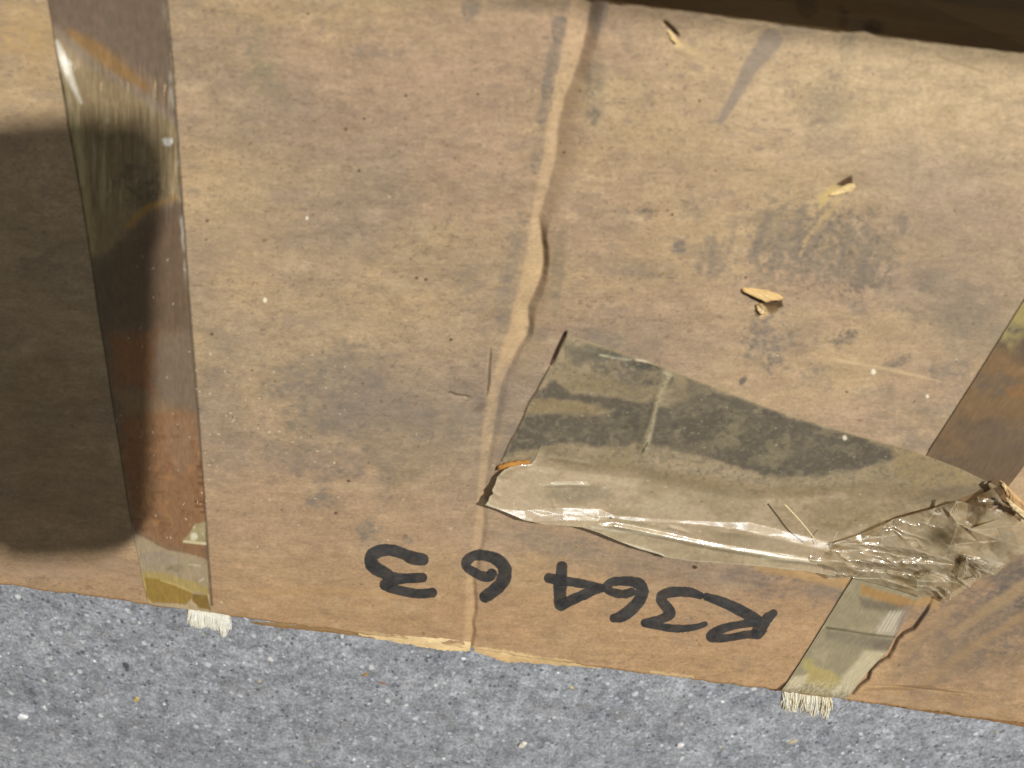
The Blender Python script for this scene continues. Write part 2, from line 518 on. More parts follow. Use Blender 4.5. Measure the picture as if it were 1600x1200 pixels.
DENTS = [  # u v ru rv depth mm
    (1008, 333, 14, 10, .35), (1190, 470, 60, 40, .4), (1310, 292, 40, 20, .5), (1050, 60, 34, 30, .35), (720, 610, 26, 16, .35),
    (745, 640, 22, 18, .4), (640, 435, 40, 25, .2), (1020, 675, 26, 40, -.5), (1005, 700, 10, 12, -.5), (1250, 380, 120, 60, .35), (560, 820, 90, 60, .25),
    (400, 300, 130, 90, .3), (600, 160, 160, 80, -.25), (1480, 250, 120, 100, .3), (470, 640, 120, 60, .25), (1150, 180, 100, 80, -.25), (660, 1000, 40, 14, .5)]


def top_h(u, v):
    """relief of the box top in mm"""
    u = np.asarray(u, np.float32); v = np.asarray(v, np.float32)
    wob = (vnoise(u * 0, v / 17., 4) - .5) * 6
    lft = np.interp(v, CR[:, 0], CR[:, 1]); val = np.interp(v, CR[:, 0], CR[:, 2]) + wob
    wf = np.interp(v, CR[:, 0], CR[:, 3]); dp = np.interp(v, CR[:, 0], CR[:, 4])
    a = np.clip((u - lft) / np.maximum(val - lft, 4), 0, 1)
    b = np.clip((u - val) / wf, 0, 1)
    h = -dp * np.where(u < val, a * a * (3 - 2 * a) * .35 + a * .65, 1 - (b * .6 + .4 * b * b * (3 - 2 * b)))
    h = h + (fbm(u, v, 420, 3, 2) - .5) * 1.6 + (fbm(u, v, 46, 3, 8, 2.0) - .5) * .22
    for (x, y, rx, ry, d) in DENTS:
        h = h - d * np.exp(-((u - x) / rx) ** 2 - ((v - y) / ry) ** 2)
    for pts, wd, d in CRACKS:
        if d <= 0: continue
        us = [p[0] for p in pts]; vv = [p[1] for p in pts]
        m = (u > min(us) - 12) & (u < max(us) + 12) & (v > min(vv) - 12) & (v < max(vv) + 12)
        if m.any():
            q, _, par = poly_d(u[m], v[m], pts)
            tp = np.minimum(1, np.minimum(par, 1 - par) * 6 + .25)
            hh = np.array(h); hh[m] -= d * tp * np.clip(1.15 - q / (wd * .5 * 1.2), 0, 1)
            h = hh
    return h


# ---- top panel -------------------------------------------------------------------
NR, NC = 780, 960
tt = np.linspace(0, 1, NR) ** 1.3
sv = np.linspace(-.01, 1.01, NC)
t0 = np.array([0., .01, .02, .03, .05, .09, .2, .4, .7, 1.])
Y = np.empty((NR, NC + 20)); X = np.empty((NR, NC + 20))
for i, t in enumerate(tt):
    y_ = 0.024 + (YF - 0.024) * t
    # visible width at this depth
    xl = 0.105 + (0.158 - 0.105) * (y_ - .03) / .22; xr = -0.108 + (-0.245 + 0.108) * (y_ - .02) / .23
    mid = xl + (xr - xl) * sv
    X[i] = np.r_[(mid[0] + (XL - mid[0]) * t0[::-1]), mid, (mid[-1] + (XR_ - mid[-1]) * t0)]
    ny = near_y(X[i])
    Y[i] = ny + (YF - ny) * t
# slightly uneven far edge
U0, V0 = proj(X, Y)
edge_n = (vnoise(X * 900, X * 0, 5) - .5) * .0009 + (vnoise(X * 160, X * 0, 6) - .5) * .0012
far = sstep(.97, 1.0, (Y - .0) / YF)
Y = Y + far * edge_n
U, V = proj(X, Y)
hz = top_h(U, V)
# rolled edges, far and near
dE = np.clip((Y - (YF + edge_n - .0030)) / .0030, 0, 1)
hz = hz - 2.2 * (1 - np.sqrt(np.clip(1 - dE ** 2, 0, 1)))
dN = np.clip(1 - (Y - near_y(X)) / .0009, 0, 1)
hz = hz - .9 * (1 - np.sqrt(np.clip(1 - dN ** 2, 0, 1))) 

P = Paint(U, V, alb(179, 153, 112))
n_a = fbm(U, V, 150, 5, 1, 2.6); n_b = fbm(U, V, 60, 5, 11, 3.2); n_c = fbm(U, V, 330, 4, 21, 1.5); n_d = fbm(U, V, 20, 4, 31, 2.2)
A = slice(None), slice(None)
P.mixin(A, alb(188, 164, 118), sstep(.46, .74, n_b) * .28)
P.mixin(A, alb(174, 146, 116), sstep(.44, .72, n_a) * .6)
P.mixin(A, alb(158, 137, 105), sstep(.54, .74, fbm(U, V, 90, 5, 41, 2.2)) * .55)
P.mixin(A, alb(200, 176, 132), sstep(850, 1500, U) * sstep(420, 120, V) * (.35 + .5 * n_a))
P.mixin(A, alb(166, 138, 100), sstep(520, 800, V) * sstep(900, 500, U) * .35)
P.mixin(A, alb(178, 143, 101), sstep(810, 960, V + (n_c - .5) * 120) * .72)
P.mixin(A, alb(140, 124, 104), sstep(.42, .74, n_c) * sstep(430, 640, V) * sstep(1010, 880, V) * (.3 + .45 * sstep(230, 330, U)))
P.mixin(A, alb(142, 126, 104), sstep(.50, .76, fbm(U, V, 230, 4, 66, 1.4)) * .45)
P.mult(1 + (n_d - .5) * .22)
P.mult(1 + (fbm(U, V, 10, 5, 51, 2.2) - .5) * .22)
P.mult(1 + (fbm(U, V, 3.4, 3, 58, 11.) - .5) * .16)
P.mult(1 + (fbm(U, V, 2.6, 2, 55, 5.) - .5) * .12)
P.mult(1 + (fbm(U, V, 2.6, 2, 53, 1.1) - .5) * .34)
P.mixin(A, alb(118, 100, 80), sstep(.66, .78, fbm(U, V, 4.2, 3, 63, 1.5)) * (.25 + .75 * sstep(.45, .65, n_c)) * .5)
P.mult(1 + (fbm(U - V * .2, V, 40, 4, 54, .12) - .5) * .14 * sstep(620, 150, V))
P.mixin(A, alb(146, 128, 104), sstep(.60, .74, fbm(U, V, 14, 4, 57, 1.8)) * sstep(.42, .62, n_c) * .4)
P.mixin(A, alb(204, 180, 138), sstep(.60, .78, fbm(U, V, 19, 5, 59, 1.8)) * .2)
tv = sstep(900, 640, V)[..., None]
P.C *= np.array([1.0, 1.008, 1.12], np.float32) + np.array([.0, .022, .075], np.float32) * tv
GREY = alb(130, 120, 108); PURP = alb(133, 122, 106); DGREY = alb(108, 101, 92); TAN = alb(196, 166, 118); PALE = alb(206, 180, 134)
# pale worn strip of the crease
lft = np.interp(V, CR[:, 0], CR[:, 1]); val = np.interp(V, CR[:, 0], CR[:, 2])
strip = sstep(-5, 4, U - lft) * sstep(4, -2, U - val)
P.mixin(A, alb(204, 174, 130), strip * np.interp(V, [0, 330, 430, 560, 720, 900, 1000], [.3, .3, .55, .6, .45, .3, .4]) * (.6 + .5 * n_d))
P.mixin(A, alb(146, 122, 95), sstep(0, 4, U - val) * sstep(45, 8, U - val) * np.interp(V, [0, 150, 320, 350, 440, 540, 600], [.5, .65, .5, .3, .5, .5, .1]))  # right flank painted darker: its shade and a grey-brown stain
for k, (a, b, c, d, col, st, ang, nz, sz) in enumerate([
    # scuffs beside the crease
    (872, 60, 10, 60, GREY, .8, 8, .9, 16), (853, 150, 9, 60, GREY, .75, 8, .9, 16), (843, 235, 11, 30, GREY, .75, 8, .9, 12),
    (935, 20, 12, 40, GREY, .6, 8, .5, 20), (930, 140, 16, 50, alb(140, 128, 106), .8, 3, .7, 20), (927, 180, 10, 12, DGREY, .6, 0, .8, 8),
    (800, 400, 12, 60, GREY, .55, 10, .9, 12), (872, 420, 10, 70, alb(138, 127, 106), .8, 5, .7, 14), (790, 470, 14, 40, GREY, .6, 10, .8, 12),
    (735, 450, 18, 40, GREY, .5, 10, .8, 16), (845, 8, 40, 6, DGREY, .8, 5, .6, 14), (810, 12, 50, 9, GREY, .5, 5, .8, 20), (735, 12, 16, 18, GREY, .7, 20, .6, 12),
    # print ghosts by the near edge
    (1325, 85, 13, 40, PURP, .55, 8, .6, 14), (1300, 160, 30, 50, PURP, .35, 0, .9, 22), (1290, 190, 40, 60, PURP, .3, 0, .9, 30),
    # dark scuffs, middle right
    (1235, 350, 45, 36, PURP, .62, 0, 1.9, 9), (1290, 375, 70, 40, PURP, .6, 20, 2.0, 8), (1345, 390, 55, 44, PURP, .6, 0, 2.0, 8),
    (1215, 400, 50, 34, PURP, .62, 0, 2.0, 8), (1350, 430, 34, 22, DGREY, .6, 0, 1.9, 7), (1300, 420, 50, 18, PURP, .6, 0, 1.2, 10),
    (1190, 370, 13, 40, PURP, .8, 20, .8, 10), (1060, 385, 11, 14, GREY, .9, 0, .6, 8), (1112, 400, 18, 30, PURP, .7, 20, 1.1, 10), (1008, 333, 12, 9, DGREY, .9, 0, .7, 8),
    (1108, 430, 12, 9, DGREY, .6, 0, .9, 7), (1085, 320, 26, 18, GREY, .4, 0, 1.1, 12), (1000, 420, 60, 12, GREY, .35, 0, 1.2, 10), (1445, 440, 16, 16, PURP, .8, 0, .6, 10), (1412, 350, 8, 14, GREY, .7, 0, .8, 7),
    (1480, 470, 110, 50, GREY, .5, 15, .8, 30), (1520, 520, 80, 40, PURP, .5, 10, .9, 24), (1200, 540, 30, 34, GREY, .8, 0, 1.2, 10), (1180, 515, 16, 18, DGREY, .6, 0, 1.0, 8), (1245, 525, 40, 20, PURP, .6, 0, 1.2, 10),
    (1320, 530, 22, 9, DGREY, .7, -35, 1.0, 8), (1345, 480, 16, 10, GREY, .7, 0, .9, 8), (1405, 565, 22, 8, DGREY, .6, -20, .9, 8), (1280, 590, 30, 22, GREY, .6, 0, 1.1, 10), (1480, 575, 30, 20, GREY, .6, 0, 1.0, 12),
    (1400, 640, 60, 40, PURP, .45, 0, 1.0, 22), (1430, 690, 40, 16, GREY, .5, 15, .9, 16), (1480, 640, 46, 30, GREY, .4, 0, 1., 20), (930, 530, 50, 14, GREY, .5, 15, .9, 14),
    (1160, 595, 5, 8, DGREY, .9, 40, .3, 6),
    # large grey rubs, middle left
    (520, 600, 90, 42, alb(126, 117, 106), .62, 5, 1.0, 34), (480, 650, 50, 20, alb(118, 113, 102), .6, 0, 1.0, 22), (600, 650, 120, 30, GREY, .55, 0, 1.0, 34), (565, 560, 40, 30, GREY, .5, 0, 1.0, 22),
    (510, 720, 90, 32, alb(136, 122, 108), .7, 0, .9, 26), (640, 700, 70, 40, alb(138, 124, 100), .5, 0, 1.0, 30), (700, 640, 46, 46, GREY, .5, 0, 1.0, 20), (345, 590, 34, 44, alb(128, 118, 108), .5, 0, .8, 24), (350, 690, 40, 60, GREY, .4, 0, .9, 30),
    (500, 780, 26, 14, GREY, .7, 0, 1.2, 10), (578, 838, 16, 22, GREY, .7, 0, 1., 10), (636, 846, 10, 9, GREY, .7, 0, .9, 8), (600, 745, 14, 50, GREY, .35, 0, .9, 14),
    (405, 90, 20, 40, alb(140, 132, 108), .6, 0, 1.0, 18), (585, 80, 36, 14, GREY, .5, 0, 1.0, 16), (430, 130, 26, 26, alb(140, 130, 108), .45, 0, 1., 16), (330, 30, 60, 24, GREY, .35, 0, 1., 24),
    (320, 415, 24, 30, GREY, .3, 0, 1., 18), (340, 540, 20, 26, GREY, .3, 0, 1., 16), (360, 390, 60, 50, alb(160, 138, 112), .5, 0, 1., 26),
    (780, 640, 12, 60, GREY, .6, 12, .8, 14), (790, 700, 12, 40, GREY, .6, 12, .8, 12), (752, 720, 10, 60, GREY, .25, 5, .9, 14), (840, 520, 16, 14, GREY, .5, 0, .8, 12), (830, 560, 20, 50, alb(160, 142, 112), .6, 15, .6, 18),
    # under and right of the film
    (860, 850, 70, 18, GREY, .55, 8, .8, 18), (960, 880, 60, 20, GREY, .4, 8, 1., 18), (1230, 915, 90, 20, alb(124, 110, 100), .8, 8, .7, 20), (1290, 940, 40, 24, GREY, .5, 20, .8, 16), (1120, 905, 60, 10, GREY, .35, 8, .9, 16),
    (1520, 950, 110, 60, alb(128, 112, 98), .8, -15, .8, 30), (1560, 1000, 90, 50, alb(122, 108, 94), .75, -20, .8, 30), (1450, 1030, 60, 40, alb(140, 122, 100), .6, -30, .9, 24), (1540, 1060, 90, 30, alb(140, 118, 96), .5, -10, .9, 24), (1590, 920, 50, 40, alb(96, 92, 88), .8, -20, .7, 24), (1575, 870, 40, 50, alb(118, 104, 90), .7, 0, .7, 24),
    (1500, 890, 40, 50, alb(150, 122, 90), .5, 0, .8, 20), (1380, 1075, 30, 12, alb(182, 146, 104), .6, 0, .6, 12),
    (60, 660, 90, 90, alb(150, 126, 94), .5, 0, .9, 40), (90, 780, 90, 40, alb(140, 122, 96), .4, 0, .9, 34), (60, 420, 30, 18, GREY, .4, 0, .9, 12), (70, 200, 60, 30, alb(160, 138, 106), .5, 0, .9, 30),
    (40, 60, 50, 60, alb(192, 160, 110), .6, 0, .8, 30), (60, 890, 90, 16, alb(172, 146, 122), .6, 6, .8, 24), (180, 890, 40, 26, alb(164, 140, 116), .6, 6, .8, 20),
]):
    P.blob(a, b, c, d, col, st, ang, nz, sz, seed=k * 1.7)
# rubbed marks
P.line([(1205, 62), (1188, 85), (1172, 105), (1150, 145), (1125, 188)], [34, 30, 24, 17, 11], alb(140, 129, 118), .75, soft=4, nz=.25)
P.line([(1220, 0), (1262, 40), (1205, 62)], 26, alb(152, 136, 118), .4, soft=9, nz=.4)
P.line([(1488, 992), (1540, 955), (1612, 908)], [12, 17, 20], alb(166, 141, 106), .75, soft=5, nz=.4)
P.line([(1440, 1070), (1520, 1010), (1612, 955)], [10, 12, 12], alb(160, 133, 98), .7, soft=5, nz=.4)
P.line([(1400, 1040), (1450, 985), (1490, 950)], [10, 14, 10], alb(162, 136, 104), .6, soft=5, nz=.4)
for k in range(26):
    x = 1400 + rng.rand() * 200; y = 930 + rng.rand() * 150; l = 20 + rng.rand() * 60
    P.line([(x, y), (x + l, y - l * .62)], 2 + rng.rand() * 4, alb(*(np.array([150, 127, 100]) * (.78 + .34 * rng.rand()))), .3, soft=2, nz=.4)
P.line([(1440, 160 + 430), (1340, 568), (1310, 562)], 3, alb(196, 174, 136), .7, soft=2)
P.line([(1310, 563), (1400, 578), (1470, 596)], [4, 4, 2], alb(200, 176, 138), .75, soft=2)
P.line([(1465, 87), (1500, 100), (1535, 112)], 4, alb(148, 126, 98), .5, soft=2)
P.line([(404, 925), (500, 922), (620, 930)], 10, alb(188, 152, 106), .4, soft=6, nz=.5)
for k, (x0, y0, x1, y1, w_) in enumerate(((1200, 330, 1180, 390, 12), (1255, 330, 1232, 440, 16), (1275, 345, 1262, 430, 12), (1300, 350, 1278, 372, 10), (1330, 335, 1310, 430, 14), (1355, 350, 1345, 445, 16), (1372, 380, 1366, 425, 12), (1220, 380, 1205, 430, 18), (1115, 370, 1108, 425, 12), (1150, 340, 1135, 400, 8))):
    P.line([(x0, y0), ((x0 + x1) / 2 + 3, (y0 + y1) / 2), (x1, y1)], [w_ * .6, w_, w_ * .7], alb(126, 116, 106), .38, soft=5, nz=.8, size=7, seed=k)
P.line([(1310, 312), (1285, 345), (1262, 372), (1250, 400)], [8, 9, 6, 4], alb(190, 164, 122), .7, soft=3, nz=.4)
for k in range(420):
    if k < 230: x = 1290 + rng.randn() * 62; y = 388 + rng.randn() * 34
    elif k < 290: x = 1205 + rng.randn() * 30; y = 525 + rng.randn() * 20
    else: x = 540 + rng.randn() * 110; y = 660 + rng.randn() * 62
    P.blob(x, y, 1.2 + rng.rand() ** 2 * 5, 1 + rng.rand() ** 2 * 2.6, alb(118, 107, 94), .25 + .35 * rng.rand(), -50 + 70 * rng.rand(), .5, 5, soft=.5)
# exposed pulp in the tears, plus painted shadow under the lifted scrap
P.poly([(1278, 306), (1300, 290), (1330, 283), (1336, 290), (1330, 297), (1300, 306), (1280, 330)], alb(196, 172, 118), .9, 3, 3)
P.poly([(1306, 288), (1330, 274), (1334, 286), (1318, 292)], alb(84, 62, 44), .95, 1.5, 1.5)
P.line([(1037, 34), (1048, 44), (1060, 55)], [2, 5, 6], alb(96, 78, 58), .9, soft=1.5)
P.poly([(1040, 48), (1047, 48), (1058, 60), (1066, 70), (1058, 74), (1046, 60)], alb(214, 190, 140), .95, 2, 2)
P.line([(1060, 70), (1090, 85)], 12, alb(206, 182, 136), .5, soft=6)
P.poly([(1158, 452), (1192, 470), (1222, 468), (1224, 480), (1205, 486), (1196, 480), (1188, 474), (1160, 460)], alb(78, 58, 38), .95, 1.5, 1)
P.poly([(1182, 474), (1198, 482), (1200, 492), (1186, 498), (1180, 484)], alb(214, 186, 138), .8, 2, 2)
P.blob(1184, 490, 5, 6, alb(80, 66, 50), .8, nz=.5, size=5)
P.blob(1205, 484, 10, 6, alb(120, 94, 62), .8, nz=.5, size=6)
# grime in the cracks, with the shade of the gaps painted in
P.line(CRACKS[0][0], 5, alb(60, 44, 26), .95, soft=1.2)
P.line(CRACKS[1][0], 2.4, alb(76, 62, 44), .9, soft=1.1, nz=.5, size=6)
P.line(CRACKS[2][0], [4, 7, 5, 3, 6, 5, 4], alb(70, 52, 38), .85, soft=1.3, nz=.4, size=8)
P.line(CRACKS[3][0], [3, 3, 1.5], alb(96, 82, 62), .9, soft=1)
P.line(CRACKS[4][0], [2, 4, 3], alb(108, 90, 68), .7, soft=1.5)
P.poly([(735, 644), (752, 630), (760, 632), (752, 646)], alb(128, 112, 96), .8, 2, 2)
P.poly([(1330, 900), (1400, 912), (1470, 935), (1466, 958), (1452, 950), (1430, 950), (1320, 918)], alb(178, 144, 98), .75, 4, 5)
P.poly([(1180, 880), (1330, 900), (1330, 920), (1250, 905), (1180, 892)], alb(184, 150, 102), .7, 4, 4)
P.blob(1085, 886, 4, 3, alb(70, 46, 30), .9, nz=.3, size=4)
# far edge: bare worn paper, a bright torn ply
P.mixin(A, alb(176, 138, 92), sstep(.0034, .0020, (YF + edge_n) - Y) * (.55 + .5 * fbm(U, V, 24, 3, 61, 3.)))
tornm = sstep(520, 640, U) * sstep(960, 800, U) + .55 * sstep(1050, 1020, np.abs(U - 0) * 0 + np.abs(U - 1050) * 30) 
tornm = np.clip(tornm, 0, 1) * sstep(.0042, .0022, (YF + edge_n) - Y + (fbm(U, V * 0, 18, 3, 71) - .5) * .004)
P.mixin(A, alb(236, 206, 154), tornm * .9)
P.mixin(A, alb(206, 166, 116), sstep(.62, .7, fbm(U, V * 0, 40, 3, 77)) * sstep(.0016, .0006, (YF + edge_n) - Y) * .8)
P.line([(1350, 1078), (1400, 1075), (1452, 1074), (1500, 1086)], [2, 8, 4], alb(136, 108, 74), .6, soft=2, nz=.5)
# dirty line beside the straps, with the thin shadow of their edges painted in
for pts, k in (([(70, -30), (75, 0), (92, 100), (108, 200), (127, 300), (142, 400), (160, 520), (172, 600), (190, 720), (204, 808)], .85),
               ([(259, -10), (262, 30), (270, 120), (276, 200), (283, 300), (290, 400), (298, 500), (306, 600), (312, 680), (320, 790), (326, 880), (331, 945)], .7),
               ([(1604, 464), (1560, 534), (1520, 598), (1452, 704)], .95), ([(1332, 903), (1290, 972), (1250, 1036), (1230, 1066), (1218, 1078)], .95)):
    P.line(pts, 4, alb(64, 54, 42), k, soft=1.4, nz=.25)
P.line([(1250, 1036), (1230, 1066), (1214, 1079), (1204, 1079)], [3, 6, 5], alb(76, 54, 34), .9, soft=1.5)
# specks
for k in range(230):
    x = rng.rand() * 1600; y = rng.rand() * 1050
    P.blob(x, y, .9 + rng.rand() ** 3 * 2.4, .8 + rng.rand() ** 3 * 1.6, alb(96, 78, 58), .45 + .5 * rng.rand(), rng.rand() * 90, .3, 4, soft=.6)
for (x, y) in ((480, 22), (540, 203), (560, 268), (747, 147), (569, 186), (545, 751), (525, 801), (323, 346), (331, 522), (634, 150), (651, 435), (665, 437), (705, 530), (881, 239), (1050, 335)):
    P.blob(x, y, 2.7, 2.2, alb(70, 54, 42), .8, nz=.4, size=4, soft=.4)
for k in range(120):
    if k < 75: x = 300 + rng.rand() ** 1.6 * 260; y = 545 + rng.rand() * 260
    else: x = 300 + rng.rand() * 1280; y = 60 + rng.rand() * 950
    P.blob(x, y, .9 + rng.rand() * 1.1, .8 + rng.rand() * .6, alb(226, 214, 182), .3 + .5 * rng.rand(), rng.rand() * 90, .2, 4, soft=.5)
for (x, y, r) in ((414, 469, 3), (479, 342, 2.4), (1320, 684, 3.5), (1365, 581, 3.6), (1449, 619, 2.4)):
    P.blob(x, y, r, r * 1.2, alb(240, 232, 205), .95, nz=.2, size=4, soft=.3)

PTS = np.stack([X, Y, ZT + hz * 1e-3], -1)
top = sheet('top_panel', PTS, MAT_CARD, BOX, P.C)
top['label'] = 'scuffed brown cardboard top with a worn crease'


# ---- side panels -------------------------------------------------------------------
def side(name, x0, y0, x1, y1, ztop, marks=False, label=None, dens=.004):
    n = max(8, int(math.hypot(x1 - x0, y1 - y0) / dens)); m = max(8, int(ztop / dens))
    s = np.linspace(0, 1, n)[None, :]; z = np.linspace(ztop, 0.0005, m)[:, None]
    Xs = x0 + (x1 - x0) * s + 0 * z; Ys = y0 + (y1 - y0) * s + 0 * z
    Zs = z + 0 * s
    U_, V_ = proj(Xs, Ys, Zs)
    q = Paint((Xs - Ys) * 6000, Zs * 6000, alb(196, 160, 108))
    n1 = fbm(q.U, q.V, 150, 5, 3, 2.); q.mixin(A, alb(180, 142, 94), sstep(.45, .65, n1) * .7); q.mixin(A, alb(150, 126, 96), sstep(.55, .75, fbm(q.U, q.V, 300, 4, 9)) * .6)
    if marks:
        q.U = U_.astype(np.float32); q.V = V_.astype(np.float32)
        q.blob(1262, 4, 16, 22, alb(60, 52, 42), .8, nz=.8, size=10); q.blob(1318, 30, 9, 24, alb(58, 50, 42), .85, nz=.8, size=10)
        q.blob(1338, 40, 16, 12, alb(170, 150, 116), .5, nz=.8, size=10); q.blob(1362, 42, 16, 12, alb(70, 58, 44), .7, nz=.6, size=10)
        q.mixin(A, alb(150, 120, 84), sstep(1300, 1600, q.U) * .5)
    Pz = np.stack([Xs, Ys, Zs], -1)
    o = mesh_obj(name, Pz.reshape(-1, 3), grid_faces(m, n), MAT_CARD, BOX, q.C)
    if label: o['label'] = label
    return o


zs = ZT - .0010
side('side_panel', -.115, near_y(-.115) + .0001, .02, near_y(.02) + .0001, zs, True, 'unlit near side panel of the box', dens=.0007)
side('side_panel', XR_, near_y(XR_) + .0001, -.115, near_y(-.115) + .0001, zs)
side('side_panel', .02, near_y(.02) + .0001, XL, near_y(XL) + .0001, zs)
side('side_panel', XL, YF, XR_, YF, zs - .0018)
side('side_panel', XL, near_y(XL), XL, YF, zs + .0006)
side('side_panel', XR_, YF, XR_, near_y(XR_), zs + .0006)

# ---- raised torn bits of paper on the top -----------------------------------------------
def flap(name, out, mat, parent, c0, c1, sub=5, lift_noise=.15, label=None):
    """small curled scrap: outline of (u, v, height mm)"""
    o = np.asarray(out, float)
    c = o.mean(0); rings = []
    n = 34
    oo = resample(np.vstack([o, o[:1]]), n + 1)[:-1]
    vv = []; cc = []
    for k in range(sub + 1):
        f = k / sub
        r = c + (oo - c) * f
        if k == sub: r[:, :2] += (rng.rand(n, 2) - .5) * 1.2
        r[:, 2] += (rng.rand(n) - .5) * lift_noise
        vv.append(r); cc.append(np.asarray(c0)[None] * (1 - f) + np.asarray(c1)[None] * f + 0 * r[:, :1])
    V_ = np.vstack(vv); C_ = np.vstack(cc) * (.9 + .2 * rng.rand(len(V_), 1))
    h = top_h(V_[:, 0], V_[:, 1]) + V_[:, 2]
    pts = ray(V_[:, 0], V_[:, 1], ZT + h * 1e-3)
    f = []
    for k in range(sub):
        for i in range(n):
            j = (i + 1) % n
            f.append((k * n + i, k * n + j, (k + 1) * n + j, (k + 1) * n + i))
    # thickness: a second skin just below
    m = len(pts); low = pts.copy(); low[:, 2] -= .00022
    pts2 = np.vstack([pts, low]); f2 = list(f) + [tuple(m + q for q in reversed(a)) for a in f]
    for i in range(n):
        j = (i + 1) % n; a = sub * n
        f2.append((a + i, a + j, m + a + j, m + a + i))
    ob = mesh_obj(name, pts2, f2, mat, parent, np.vstack([C_, C_]))
    if label: ob['label'] = label
    return ob


PULP = alb(222, 194, 140); PULP2 = alb(206, 172, 116)
flap('torn_flap', [(1159, 450, .1), (1175, 450, .1), (1200, 454, .15), (1216, 459, .4), (1224, 465, .8), (1220, 470, 1.1), (1208, 469, 1.2), (1198, 473, 1.4), (1190, 469, 1.3), (1174, 462, 1.0), (1160, 455, .6)], MAT_TORN, top, PULP, PULP2, label='lifted scrap of torn paper by the scuffs')
flap('torn_flap', [(1181, 476, .3), (1189, 474, 1.), (1198, 484, .8), (1199, 490, .4), (1190, 492, .5), (1184, 486, .6)], MAT_TORN, top, alb(226, 206, 168), PULP2)
flap('torn_flap', [(1300, 301, .05), (1314, 293, .12), (1326, 287, .16), (1335, 288, .2), (1337, 293, .5), (1328, 300, .5), (1308, 305, .3), (1294, 307, .1)], MAT_TORN, top, alb(236, 212, 158), alb(214, 186, 132))
flap('torn_flap', [(1042, 48, .05), (1048, 52, .1), (1056, 60, .15), (1060, 66, .3), (1056, 68, .4), (1047, 60, .2)], MAT_TORN, top, alb(230, 208, 160), PULP2)

# ---- torn ply along the far edge ----------------------------------------------------------
def strip_mesh(name, top_l, bot_l, n, m, mat, parent, ca, cb, nz=1.0, curl=0.0):
    T = resample(top_l, n); B = resample(bot_l, n)
    t = np.linspace(0, 1, m)[:, None, None]
    Q = T[None] * (1 - t) + B[None] * t
    Q[-1, :, 1] += (rng.rand(n) - .5) * 2.2 * nz
    Q[..., 1] += (fbm(Q[..., 0], Q[..., 1], 9, 3, 4) - .5) * 3 * nz
    hh = Q[..., 2] + (fbm(Q[..., 0], Q[..., 1], 14, 3, 14) - .5) * .5
    pts = ray(Q[..., 0], Q[..., 1], ZT + hh * 1e-3)
    c = np.asarray(ca) + (np.asarray(cb) - np.asarray(ca)) * (t * 1.0) + 0 * Q
    c = c * (.86 + .28 * fbm(Q[..., 0], Q[..., 1], 8, 3, 24))[..., None]
    return sheet(name, pts, mat, parent, c)


strip_mesh('torn_ply', [(560, 988, -.2), (660, 995, -.2), (715, 1000, .0), (736, 1003, .0)], [(560, 993, -.8), (655, 1010, -.7), (690, 1016, -.7), (734, 1017, -.6)], 60, 6, MAT_TORN, top, alb(248, 222, 172), alb(240, 208, 154))
strip_mesh('torn_ply', [(740, 1004, -.1), (800, 1013, -.2), (870, 1028, -.5), (940, 1041, -1)], [(742, 1018, -.8), (790, 1034, -1.2), (830, 1036, -1.4), (945, 1045, -1.6)], 70, 6, MAT_TORN, top, alb(244, 216, 166), alb(222, 186, 132))
strip_mesh('torn_ply', [(395, 971, -.6), (440, 974, -.6), (520, 983, -.6), (600, 992, -.6)], [(392, 974, -1.6), (440, 981, -2.2), (520, 989, -1.8), (600, 1000, -1.6)], 60, 4, MAT_TORN, top, alb(196, 160, 110), alb(170, 134, 90), .6)
strip_mesh('torn_ply', [(1340, 1090, -.6), (1450, 1102, -.4), (1540, 1114, -.3), (1610, 1124, -.3)], [(1335, 1094, -1.8), (1450, 1113, -2.2), (1540, 1125, -2.4), (1610, 1138, -2.4)], 70, 5, MAT_TORN, top, alb(178, 140, 94), alb(160, 122, 78), .5)

# ---- marker writing --------------------------------------------------------------------------
INKN = [0]


